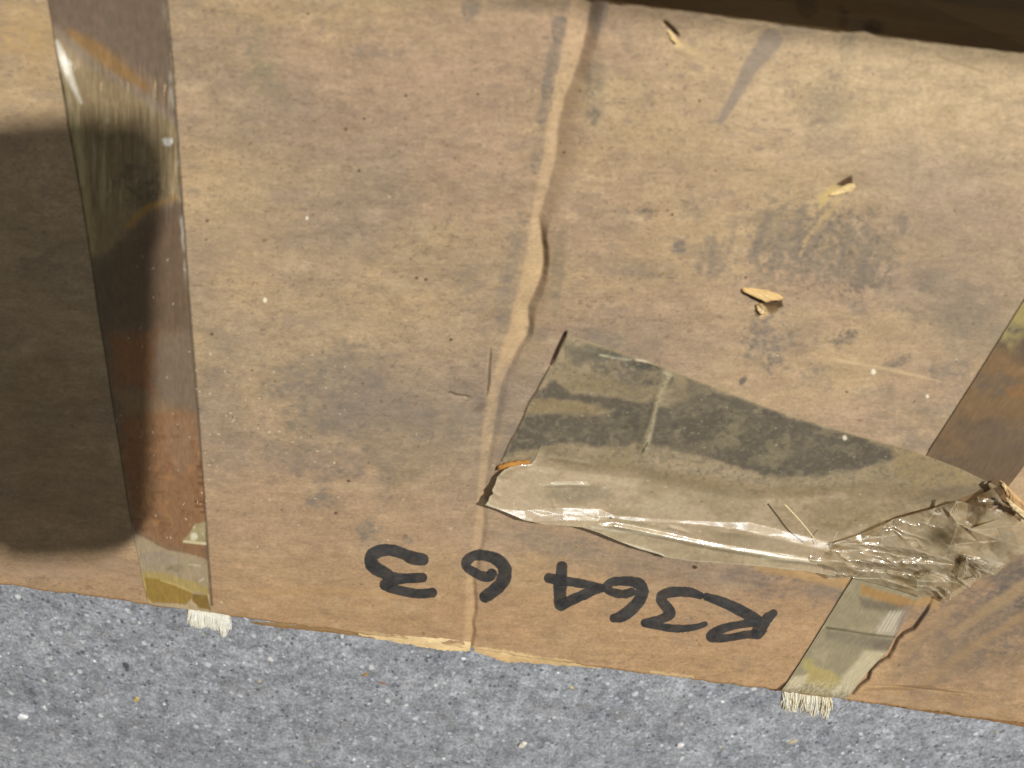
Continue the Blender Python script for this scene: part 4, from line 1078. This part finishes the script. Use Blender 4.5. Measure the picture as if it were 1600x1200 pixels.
for k, (pts, wd_, kk) in enumerate((([(925, 824), (1040, 838), (1110, 853), (1200, 868), (1300, 880)], 4, .7), ([(858, 713), (930, 725)], 4, .55), ([(850, 758), (880, 757), (920, 757)], 3, .5), ([(970, 848), (1000, 856), (1036, 868)], 4, .9), ([(1190, 872), (1260, 878), (1330, 890)], 3, .6), ([(1150, 886), (1240, 890)], 3, .6), ([(758, 788), (790, 798), (830, 812)], 3, .7))):
    q.line(pts, wd_, alb(222, 214, 188), kk, soft=1.5, nz=.4)
q.mixin(A, alb(204, 194, 164), (sstep(.012, 0, s_) + sstep(.985, 1, t_)) * .6 * sstep(.04, .2, t_))
q.mult(1 + (fbm(U_, V_, 8, 4, 19, 2.) - .5) * .24)
q.mult(1 + (fbm(U_, V_, 2.6, 2, 19) - .5) * .2)
q.blob(954, 809, 1.8, 1.8, alb(40, 36, 30), 1., nz=.1, size=4, soft=.3)
for k in range(50):
    q.blob(800 + rng.rand() * 560, 710 + rng.rand() * 130, 1 + rng.rand(), .8 + rng.rand() * .6, alb(226, 218, 190) if rng.rand() < .6 else alb(96, 84, 64), .7, 0, .2, 4, soft=.5)
al = np.maximum(sstep(.01, .32, t_), sstep(.05, .0, s_))          # the film there is the same sheet as the stuck part
flp = sheet('lifted_flap', ray(U_, V_, ZT + h * 1e-3), MAT_FILM, tape, np.concatenate([q.C, al[..., None]], -1))
# torn brown ply stuck under the torn end
flap('torn_ply', [(776, 729, .4), (790, 724, 1.0), (812, 720, 1.2), (826, 719, 1.6), (830, 724, 1.8), (812, 727, 1.9), (792, 731, 1.9), (778, 736, 1.5)], MAT_TORN, tape, alb(196, 150, 84), alb(176, 122, 56))

# crumpled end: facets between traced fold points
def c4(X_, Y_, h_): return (1220 + X_ / 4.21, 740 + Y_ / 4.21, h_ * .72)


K = dict(
    B=c4(340, 462, 3.4), U0=c4(520, 400, 1.6), C=c4(740, 300, 1.4), D=c4(1050, 212, 1.4), E=c4(1115, 262, 4.2), F=c4(1155, 182, 3.2), F2=c4(1190, 185, 2.4), G1=c4(1228, 196, 1.2), H=c4(1292, 150, 1.6),
    H2=c4(1300, 185, 3.4), I=c4(1448, 70, 3.6), I2=c4(1440, 180, 3.4), J=c4(1480, 120, 2.4), K=c4(1525, 268, 5.2), K2=c4(1460, 290, 5.0), L=c4(1240, 365, 5.6), M=c4(1165, 328, 4.9), M2=c4(1215, 300, 1.5), M3=c4(1300, 215, 1.5),
    N=c4(930, 370, 3.4), N2=c4(1000, 270, 2.8), O=c4(790, 400, 3.6), O2=c4(760, 315, 2.2), O3=c4(690, 330, 2.6), P=c4(1110, 478, 3.6), P2=c4(1140, 420, 4.6), Q=c4(1112, 545, 4.2), R1=c4(880, 500, 4.6), R2=c4(660, 470, 4.0), S=c4(1000, 540, 4.6), S2=c4(1090, 560, 4.0),
    T=c4(1160, 602, 3.6), W=c4(750, 600, 4.4), V=c4(415, 580, 4.6), V2=c4(560, 570, 4.6), V3=c4(900, 590, 4.4), U1=c4(600, 500, 2.8), U2=c4(820, 545, 2.7), Y1=c4(330, 505, 2.6), Y2=c4(160, 540, 2.2), Z=c4(120, 570, 3.4), Z2=c4(300, 600, 4.),
    a=c4(-40, 545, 2.6), b=c4(-60, 610, 1.2), c=c4(170, 600, 2.), d=c4(320, 695, 1.2), d2=c4(250, 660, 1.1), e=c4(470, 684, 1.6), e2=c4(500, 640, 3.4), f=c4(700, 652, 3.4), g=c4(560, 622, 1.8), h=c4(900, 705, 3.4), i=c4(790, 705, 1.8), i2=c4(820, 650, 2.), j=c4(1000, 712, 3.0), j2=c4(960, 660, 2.4), j3=c4(1010, 640, 3.6),
    k=c4(1235, 748, 1.6), k2=c4(1130, 710, 2.8), l=c4(1060, 800, 1.9), m=c4(1092, 838, 1.4), m2=c4(1040, 765, 2.6), n=c4(920, 815, 1.0), n2=c4(900, 765, 2.2), o=c4(700, 742, 1.2), o2=c4(660, 690, 2.6), p=c4(1140, 640, 2.2), p2=c4(1085, 660, 1.4), q=c4(1180, 690, 2.0), r=c4(1210, 562, 3.6), r2=c4(1195, 640, 3.0),
    s=c4(1300, 692, .8), s2=c4(1250, 620, 2.4), t=c4(1330, 560, 3.6), u=c4(1475, 600, 2.2), u2=c4(1400, 600, 3.2), v=c4(1415, 668, 1.0), w=c4(1165, 535, 4.4), w2=c4(1300, 520, 2.6), x=c4(1640, 500, 3.0), x2=c4(1450, 440, 4.0), x3=c4(1300, 450, 3.2), y=c4(1640, 350, 4.6), y2=c4(1420, 360, 3.6), z=c4(1640, 300, 1.4))
RIDGES = ['B U0 C D', 'B O N P Q', 'N N2 D', 'C O2 O', 'O3 R2', 'E M L', 'F E', 'M P2 P', 'L K2 K', 'L y', 'L x2 x', 'B R2 R1 S S2 T', 'B U1 U2 S', 'V V2 W V3 T', 'Z V', 'V e2 f h j', 'e g i2 h', 'd o2 f', 'e o2 n2 m2 l', 'W i2', 'j k2 k', 'h n2', 'w r t u', 'w T r2 q', 'r s2 s', 'p q', 'p2 j2', 'H H2 I2 J', 'G1 M2 M3 H2', 'F F2 G1', 'U2 W', 'Y1 U1', 'a Z Z2', 'x3 w2 t', 'P x3 x2']
OUT = 'B U0 C D F F2 G1 H I J K z y x u v s k m l n o e d d2 c b a Y2 Y1'.split()
names = list(K); idx = {nme: i for i, nme in enumerate(names)}
pts2 = [Vector(K[nme][:2]) for nme in names]; hts = [K[nme][2] for nme in names]
# loose crinkle points between the folds
poly = [K[nme][:2] for nme in OUT]


def inside(x, y):
    c = False
    for i in range(len(poly)):
        (x0, y0), (x1, y1) = poly[i], poly[(i + 1) % len(poly)]
        if (y0 > y) != (y1 > y) and x < (x1 - x0) * (y - y0) / (y1 - y0) + x0: c = not c
    return c


base_pts = np.array([K[nme] for nme in names])
while len(pts2) < len(names) + 60:
    x = 1240 + rng.rand() * 340; y = 770 + rng.rand() * 170
    if inside(x, y) and min(math.hypot(x - p.x, y - p.y) for p in pts2) > 6:
        dd = np.hypot(base_pts[:, 0] - x, base_pts[:, 1] - y); ww = 1 / (dd ** 2 + 4)
        pts2.append(Vector((x, y))); hts.append(float((ww * base_pts[:, 2]).sum() / ww.sum() + (rng.rand() - .5) * 1.1))
edges = []
for r_ in RIDGES:
    a_ = r_.split(); edges += [(idx[a_[i]], idx[a_[i + 1]]) for i in range(len(a_) - 1)]
edges += [(idx[OUT[i]], idx[OUT[(i + 1) % len(OUT)]]) for i in range(len(OUT))]
rv, re_, rf, ov, oe, of_ = delaunay_2d_cdt(pts2, edges, [], 0, 1e-4)
hv = []
for i, p in enumerate(rv):
    src = ov[i]
    if src: hv.append(hts[src[0]])
    else:
        dd = np.hypot(base_pts[:, 0] - p.x, base_pts[:, 1] - p.y); ww = 1 / (dd ** 2 + 1); hv.append(float((ww * base_pts[:, 2]).sum() / ww.sum()))
tris = []
for f_ in rf:
    cx = sum(rv[i].x for i in f_) / len(f_); cy = sum(rv[i].y for i in f_) / len(f_)
    if inside(cx, cy): tris += [(f_[0], f_[i], f_[i + 1]) for i in range(1, len(f_) - 1)]
VV = np.array([(p.x, p.y, hh) for p, hh in zip(rv, hv)]); TT = np.array(tris)
for _ in range(4):                                    # finer facets so that the film can crinkle
    E_ = {}; nv = list(VV); nt_ = []

    def mid(a, b):
        k_ = (min(a, b), max(a, b))
        if k_ not in E_:
            E_[k_] = len(nv); nv.append((VV[a] + VV[b]) / 2)
        return E_[k_]
    for a, b, c in TT:
        ab, bc, ca = mid(a, b), mid(b, c), mid(c, a)
        nt_ += [(a, ab, ca), (ab, b, bc), (ca, bc, c), (ab, bc, ca)]
    VV = np.array(nv); TT = np.array(nt_)
EE = np.vstack([TT[:, [0, 1]], TT[:, [1, 2]], TT[:, [2, 0]]])
deg = np.bincount(EE.ravel(), minlength=len(VV)).astype(float)
bnd = np.zeros(len(VV), bool)
key = np.sort(EE, 1); uq, cnt = np.unique(key[:, 0] * 1000003 + key[:, 1], return_counts=True)
one = uq[cnt == 1]; bnd[one // 1000003] = True; bnd[one % 1000003] = True
for _ in range(3):
    acc = np.bincount(EE[:, 0], VV[EE[:, 1], 2], len(VV)) + np.bincount(EE[:, 1], VV[EE[:, 0], 2], len(VV))
    VV[:, 2] = np.where(bnd, VV[:, 2], VV[:, 2] * .5 + .5 * acc / deg)
ra = np.hypot(VV[:, 0] - 1496, VV[:, 1] - 880); th = np.arctan2(VV[:, 1] - 880, VV[:, 0] - 1496)
wx = (fbm(VV[:, 0], VV[:, 1], 30, 3, 61) - .5) * 26
fold = 1 - np.abs(2 * vnoise((VV[:, 0] + VV[:, 1] * .2) / 90., (VV[:, 1] - (VV[:, 0] - 1400) * .22 + wx) / 9.5, 7) - 1)
fold2 = 1 - np.abs(2 * vnoise((VV[:, 0] - VV[:, 1] * .5) / 22., (VV[:, 1] + (VV[:, 0] - 1400) * .35 + wx) / 7., 17) - 1)
lf = sstep(1500, 1440, VV[:, 0])
VV[:, 2] += (fold ** 3 - .3) * (.08 + .30 * lf) + (fold2 ** 4 - .2) * .10
hn = (fbm(VV[:, 0], VV[:, 1], 22, 3, 91) - .5) * .6 + (fbm(VV[:, 0], VV[:, 1], 5, 2, 95) - .5) * .05
pp = ray(VV[:, 0], VV[:, 1], ZT + (top_h(VV[:, 0], VV[:, 1]) + .35 + VV[:, 2] + hn) * 1e-3)
cc = np.empty((len(VV), 3)); cc[:] = alb(198, 180, 148)
nn = fbm(VV[:, 0], VV[:, 1], 36, 4, 5); cc += (alb(140, 120, 86) - cc) * (sstep(.42, .62, nn) * .75)[:, None]
cc += (alb(194, 184, 158) - cc) * (sstep(.52, .7, fbm(VV[:, 0], VV[:, 1], 26, 3, 15)) * .6)[:, None]
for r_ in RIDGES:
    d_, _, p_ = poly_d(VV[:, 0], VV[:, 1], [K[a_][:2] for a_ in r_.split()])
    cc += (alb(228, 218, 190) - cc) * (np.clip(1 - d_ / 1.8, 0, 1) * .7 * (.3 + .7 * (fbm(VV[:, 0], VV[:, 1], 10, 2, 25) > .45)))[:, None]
for (x, y, rx, ry, col, k_) in ((1555, 792, 20, 7, alb(128, 92, 44), .8), (1535, 776, 18, 8, alb(132, 106, 66), .6), (1582, 802, 14, 6, alb(120, 88, 46), .8), (1470, 838, 20, 14, alb(104, 92, 70), .8), (1520, 795, 8, 8, alb(84, 72, 56), .7), (1500, 875, 8, 12, alb(70, 58, 42), .8), (1545, 880, 22, 10, alb(206, 196, 176), .7)):
    m_ = np.exp(-((VV[:, 0] - x) / rx) ** 2 - ((VV[:, 1] - y) / ry) ** 2); cc += (np.asarray(col) - cc) * np.clip(m_ * k_ * 1.3, 0, 1)[:, None]
fa = TT.astype(np.int32)
nz_ = np.cross(pp[fa[:, 1]] - pp[fa[:, 0]], pp[fa[:, 2]] - pp[fa[:, 0]])[:, 2]
fa[nz_ < 0] = fa[nz_ < 0][:, ::-1]
crm = mesh_obj('crumpled_end', pp, fa, MAT_CRUMPLE, tape, cc, smooth=True)
crm.data.set_sharp_from_angle(angle=math.radians(38))
crm['label'] = 'crumpled wad of clear film at the right end of the tape'


# shreds of film and paper sticking out of the wad
def shred(name, pts, mat, col0, col1, parent=tape, nu=22, label=None):
    """narrow folded strip along (u, v, h, width px)"""
    p = catmull(pts, 8); k = len(p)
    d = np.gradient(p[:, :2], axis=0); d /= np.linalg.norm(d, axis=1)[:, None] + 1e-9
    nrm = np.stack([-d[:, 1], d[:, 0]], -1)
    wc = np.linspace(-.5, .5, 5)
    G = p[:, None, :2] + nrm[:, None] * (p[:, 3][:, None] * wc)[..., None]
    hh = p[:, 2][:, None] + (np.abs(wc) < .3) * .5 + (rng.rand(k, 5) - .5) * .35
    pts_ = ray(G[..., 0], G[..., 1], ZT + (top_h(G[..., 0], G[..., 1]) + hh) * 1e-3)
    f = rng.rand(k, 5, 1); c = np.asarray(col0) * f + np.asarray(col1) * (1 - f)
    o = sheet(name, pts_, mat, parent, c); o.data.polygons.foreach_set('use_smooth', np.zeros(len(o.data.polygons), bool))
    if label: o['label'] = label
    return o


FW = alb(214, 206, 186); FM = alb(150, 138, 112)
for a_ in ([(1497, 866, 3, 4), (1515, 872, 4.5, 9), (1540, 884, 4, 12), (1562, 886, 3, 5)], [(1505, 868, 3, 4), (1525, 885, 3, 8), (1552, 898, 2.5, 5)], [(1500, 880, 3, 4), (1510, 876, 5, 6), (1506, 895, 4, 7), (1498, 905, 2, 4)],
           [(1470, 918, 3, 3), (1482, 926, 3.5, 6), (1484, 938, 2, 4)], [(1465, 925, 3, 3), (1474, 934, 2.5, 5), (1478, 941, 1, 3)], [(1495, 902, 3, 3), (1508, 912, 2.5, 6), (1516, 918, 1.5, 4)], [(1440, 900, 4, 3), (1455, 894, 5, 6), (1468, 898, 4, 5)],
           [(1512, 905, 2.5, 3), (1530, 902, 2.5, 6), (1526, 890, 3.5, 5)], [(1480, 792, 3.5, 2), (1494, 784, 5, 6), (1490, 802, 5.5, 6)]):
    shred('film_shred', a_, MAT_CRUMPLE, FW, FM)
shred('paper_shred', [(1562, 752, 2, 4), (1570, 762, 4, 9), (1586, 782, 4, 15), (1612, 806, 3, 20)], MAT_TORN, alb(196, 160, 112), alb(172, 138, 96), label='torn brown paper beside the wad')
shred('paper_shred', [(1564, 752, 3.5, 2), (1568, 758, 4.5, 6), (1573, 768, 4, 5)], MAT_TORN, alb(220, 200, 160), alb(206, 180, 132))
shred('paper_shred', [(1572, 778, 5, 3), (1584, 792, 5.4, 9), (1610, 814, 5, 12)], MAT_TORN, alb(214, 196, 158), alb(190, 164, 120))


def hair(name, pts, r, col, parent):
    p = catmull(pts, 8)
    q_ = ray(p[:, 0], p[:, 1], ZT + (p[:, 2]) * 1e-3)
    vv = []; ff = []
    for i, c in enumerate(q_):
        for j in range(5):
            an = j * 2 * math.pi / 5
            vv.append(c + np.array([math.cos(an) * r, math.cos(an) * r * .4, math.sin(an) * r]))
    for i in range(len(q_) - 1):
        for j in range(5):
            jj = (j + 1) % 5
            ff.append((i * 5 + j, i * 5 + jj, i * 5 + 5 + jj, i * 5 + 5 + j))
    return mesh_obj(name, np.array(vv), ff, MAT_FIB, parent, np.tile(col, (len(vv), 1)))


hair('loose_fibre', [(1226, 788, 5.4), (1245, 808, 6.4), (1262, 828, 7), (1278, 849, 6.2)], .00019, alb(232, 216, 170), tape)['label'] = 'single pale fibre standing on the film'
hair('loose_fibre', [(1296, 852, 6), (1302, 842, 6.8), (1309, 830, 6.4)], .00014, alb(220, 210, 180), tape)
hair('loose_fibre', [(1340, 1090, -.5), (1330, 1096, -1), (1312, 1110, -1.8), (1304, 1120, -2.4)], .00016, alb(190, 190, 184), strap2)

# ------------------------------------------------------------------ grit and litter on the floor
verts = []; faces = []; cols = []
for k in range(900):
    u = -60 + rng.rand() * 1720; v = 905 + rng.rand() * 330
    if v < 930 + .1356 * u: continue
    p = ray(u, v, 0.0)
    r = .00045 + .0011 * rng.rand() ** 4
    g = rng.rand(); c = alb(232, 234, 236) if g < .45 else (alb(188, 190, 194) if g < .75 else (alb(116, 118, 124) if g < .93 else alb(206, 190, 140)))
    b = len(verts); an = rng.rand() * 6.28; ax = .7 + .6 * rng.rand()
    for j in range(6):
        a = an + j * math.pi / 3; rr = r * (.75 + .5 * rng.rand())
        verts.append((p[0] + math.cos(a) * rr * ax, p[1] + math.sin(a) * rr, -.0001)); cols.append(c)
    for j in range(6):
        a = an + j * math.pi / 3; rr = r * (.45 + .3 * rng.rand())
        verts.append((p[0] + math.cos(a) * rr * ax, p[1] + math.sin(a) * rr, r * (.25 + .25 * rng.rand()))); cols.append(c)
    for j in range(6):
        jj = (j + 1) % 6; faces.append((b + j, b + jj, b + 6 + jj, b + 6 + j))
    faces.append(tuple(b + 6 + j for j in range(6)))
gr = mesh_obj('grit', np.array(verts), faces, paper_mat('grit_stone', rough=.6, spec=.4, grain=.12, bump=.3), None, np.array(cols), smooth=False)
gr['kind'] = 'stuff'
gr['label'] = 'fine pale and dark sand grains scattered on the concrete'
gr['category'] = 'grit'


def chip(name, u, v, lu, lv, ang, c, label, cat, thick=.0007, n=9):
    p = ray(u, v, 0.0)
    sc_ = np.linalg.norm(ray(u + 1, v, 0.0) - p)
    vv = []; a0 = math.radians(ang)
    for z_, f in ((.0001, 1.), (thick, .82)):
        for j in range(n):
            a = j * 2 * math.pi / n; rr = (.75 + .4 * rng.rand()) * f
            x, y = math.cos(a) * lu * rr * sc_, math.sin(a) * lv * rr * sc_
            vv.append((p[0] - (x * math.cos(a0) - y * math.sin(a0)), p[1] + x * math.sin(a0) + y * math.cos(a0), z_ + rng.rand() * .0002))
    ff = [(j, (j + 1) % n, n + (j + 1) % n, n + j) for j in range(n)] + [tuple(n + j for j in range(n)), tuple(reversed(range(n)))]
    o = mesh_obj(name, np.array(vv), ff, MAT_TORN, None, np.tile(c, (len(vv), 1)), smooth=False)
    o['label'] = label; o['category'] = cat
    return o


chip('paper_flake', 571, 1053, 8, 3.5, -50, alb(172, 140, 98), 'small tan cardboard flake on the concrete below the box edge', 'flake')
chip('rust_flake', 598, 1066, 7, 2.6, 5, alb(146, 118, 104), 'tiny reddish brown flake right of the tan flake on the floor', 'flake')
chip('wood_splinter', 1238, 1158, 9, 2.6, -42, alb(226, 206, 160), 'pale straw coloured splinter on the concrete below the right fringe', 'splinter')
chip('pebble', 1062, 1163, 6, 4.2, -25, alb(240, 240, 236), 'largest white stone chip on the concrete right of centre', 'pebble', .0016)
chip('pebble', 816, 1162, 6, 9, 15, alb(226, 222, 208), 'long off-white stone chip at the bottom centre of the floor', 'pebble', .0016)
chip('pebble', 36, 1118, 8, 5.5, 10, alb(236, 238, 240), 'white stone chip on the floor near the lower left corner', 'pebble', .0016)
chip('pebble', 197, 1038, 7, 5, 60, alb(92, 94, 100), 'dark grey stone chip on the floor below the left strap', 'pebble', .0012)
chip('wood_splinter', 214, 1092, 4, 7, 20, alb(206, 184, 112), 'yellowish crumb on the floor below the left strap', 'crumb', .001)

# ------------------------------------------------------------------ the phone held over the box (its shade falls at the picture's left)
# the phone lies in the plane of the lens, its corner beside the camera
def shade_slide(p):          # slide a shadow point up the light to the phone
    q0 = CAM - fwd * .009
    dv_ = LPOS - p
    return p + dv_ * ((q0 - p) @ fwd) / (dv_ @ fwd)
s0, s1, s2 = ray(236, 172, ZT), ray(226, 868, ZT), ray(0, 176, ZT)
a_, b_ = shade_slide(s0), shade_slide(s1)
ydir = b_ - a_; Lp_ = np.linalg.norm(ydir); ydir /= Lp_
xdir = shade_slide(s2) - a_; xdir -= ydir * (xdir @ ydir); xdir /= np.linalg.norm(xdir)
ndir = np.cross(xdir, ydir); ndir *= -np.sign(ndir @ fwd)
Wp = Lp_ * .5
print('phone', Lp_, Wp, a_, b_)
phone = bpy.data.objects.new('phone', None); link(phone)
pc = (a_ + b_) / 2 + xdir * Wp / 2
phone.location = pc
phone['label'] = 'dark phone held over the left of the box'
phone['category'] = 'phone'


def slab(name, w_, l_, r_, z0, z1, mat, off=(0, 0)):
    out = []
    for (sx_, sy_, a0) in ((1, 1, 0), (-1, 1, 90), (-1, -1, 180), (1, -1, 270)):
        for k in range(9):
            a = math.radians(a0 + k * 90 / 8)
            out.append((off[0] + sx_ * (w_ / 2 - r_) + math.cos(a) * r_, off[1] + sy_ * (l_ / 2 - r_) + math.sin(a) * r_))
    nn_ = len(out); vv = []
    for (f, z) in ((.985, z0), (1, z0 + (z1 - z0) * .2), (1, z1 - (z1 - z0) * .2), (.985, z1)):
        for (x, y) in out:
            p = pc + xdir * (off[0] + (x - off[0]) * f) + ydir * (off[1] + (y - off[1]) * f) + ndir * z; vv.append(p)
    ff = [tuple(range(nn_))[::-1], tuple(range(3 * nn_, 4 * nn_))]
    for k in range(3):
        for i in range(nn_):
            j = (i + 1) % nn_; ff.append((k * nn_ + i, k * nn_ + j, (k + 1) * nn_ + j, (k + 1) * nn_ + i))
    return mesh_obj(name, np.array(vv), ff, mat, phone, smooth=False)


slab('body', Wp, Lp_, .016, -.004, .004, plain_mat('phone_case', (.02, .02, .022), .5))
slab('screen', Wp * .93, Lp_ * .96, .012, .0041, .0045, plain_mat('phone_glass', (.008, .008, .01), .1))
slab('camera_bump', .026, .026, .007, -.0058, -.0041, plain_mat('phone_lens', (.012, .012, .014), .2), (-Wp * .25, -Lp_ * .36))

# ------------------------------------------------------------------ an added unseen box in front, there only to shade the near side
MAT_PLAINCARD = plain_mat('plain_cardboard', (.36, .25, .14), .85, .12, 90., .2)
GAP = .13
HB = GAP / ((.0225 - LPOS[1]) / (LPOS[2] - ZT))
shade_box = bpy.data.objects.new('cardboard_box', None); link(shade_box)
shade_box.location = (-.03, -.37, 0)
shade_box['label'] = 'plain closed cardboard box standing close in front of the marked box'
shade_box['category'] = 'box'


def by(x): return .0255 + .0566 * (x + TX * HB) - GAP + .0007


def block(name, x0, x1, back, z0, z1, mat, inset=0.):
    ys = [by(x0) - inset, by(x1) - inset]
    vv = [(x0, back, z0), (x1, back, z0), (x1, ys[1], z0), (x0, ys[0], z0), (x0, back, z1), (x1, back, z1), (x1, ys[1], z1), (x0, ys[0], z1)]
    o = mesh_obj(name, vv, [(0, 3, 2, 1), (4, 5, 6, 7), (0, 1, 5, 4), (1, 2, 6, 5), (2, 3, 7, 6), (3, 0, 4, 7)], mat, shade_box, smooth=False)
    return o


block('body', -.36, .30, -.55, 0.0005, ZT + HB - .003, MAT_PLAINCARD)
block('flap', -.36, .30, -.3695, ZT + HB - .0028, ZT + HB, MAT_PLAINCARD)
f2 = mesh_obj('flap', [(-.36, -.55, ZT + HB - .0028), (.30, -.55, ZT + HB - .0028), (.30, -.3705, ZT + HB - .0028), (-.36, -.3705, ZT + HB - .0028), (-.36, -.55, ZT + HB), (.30, -.55, ZT + HB), (.30, -.3705, ZT + HB), (-.36, -.3705, ZT + HB)],
              [(0, 3, 2, 1), (4, 5, 6, 7), (0, 1, 5, 4), (1, 2, 6, 5), (2, 3, 7, 6), (3, 0, 4, 7)], MAT_PLAINCARD, shade_box, smooth=False)
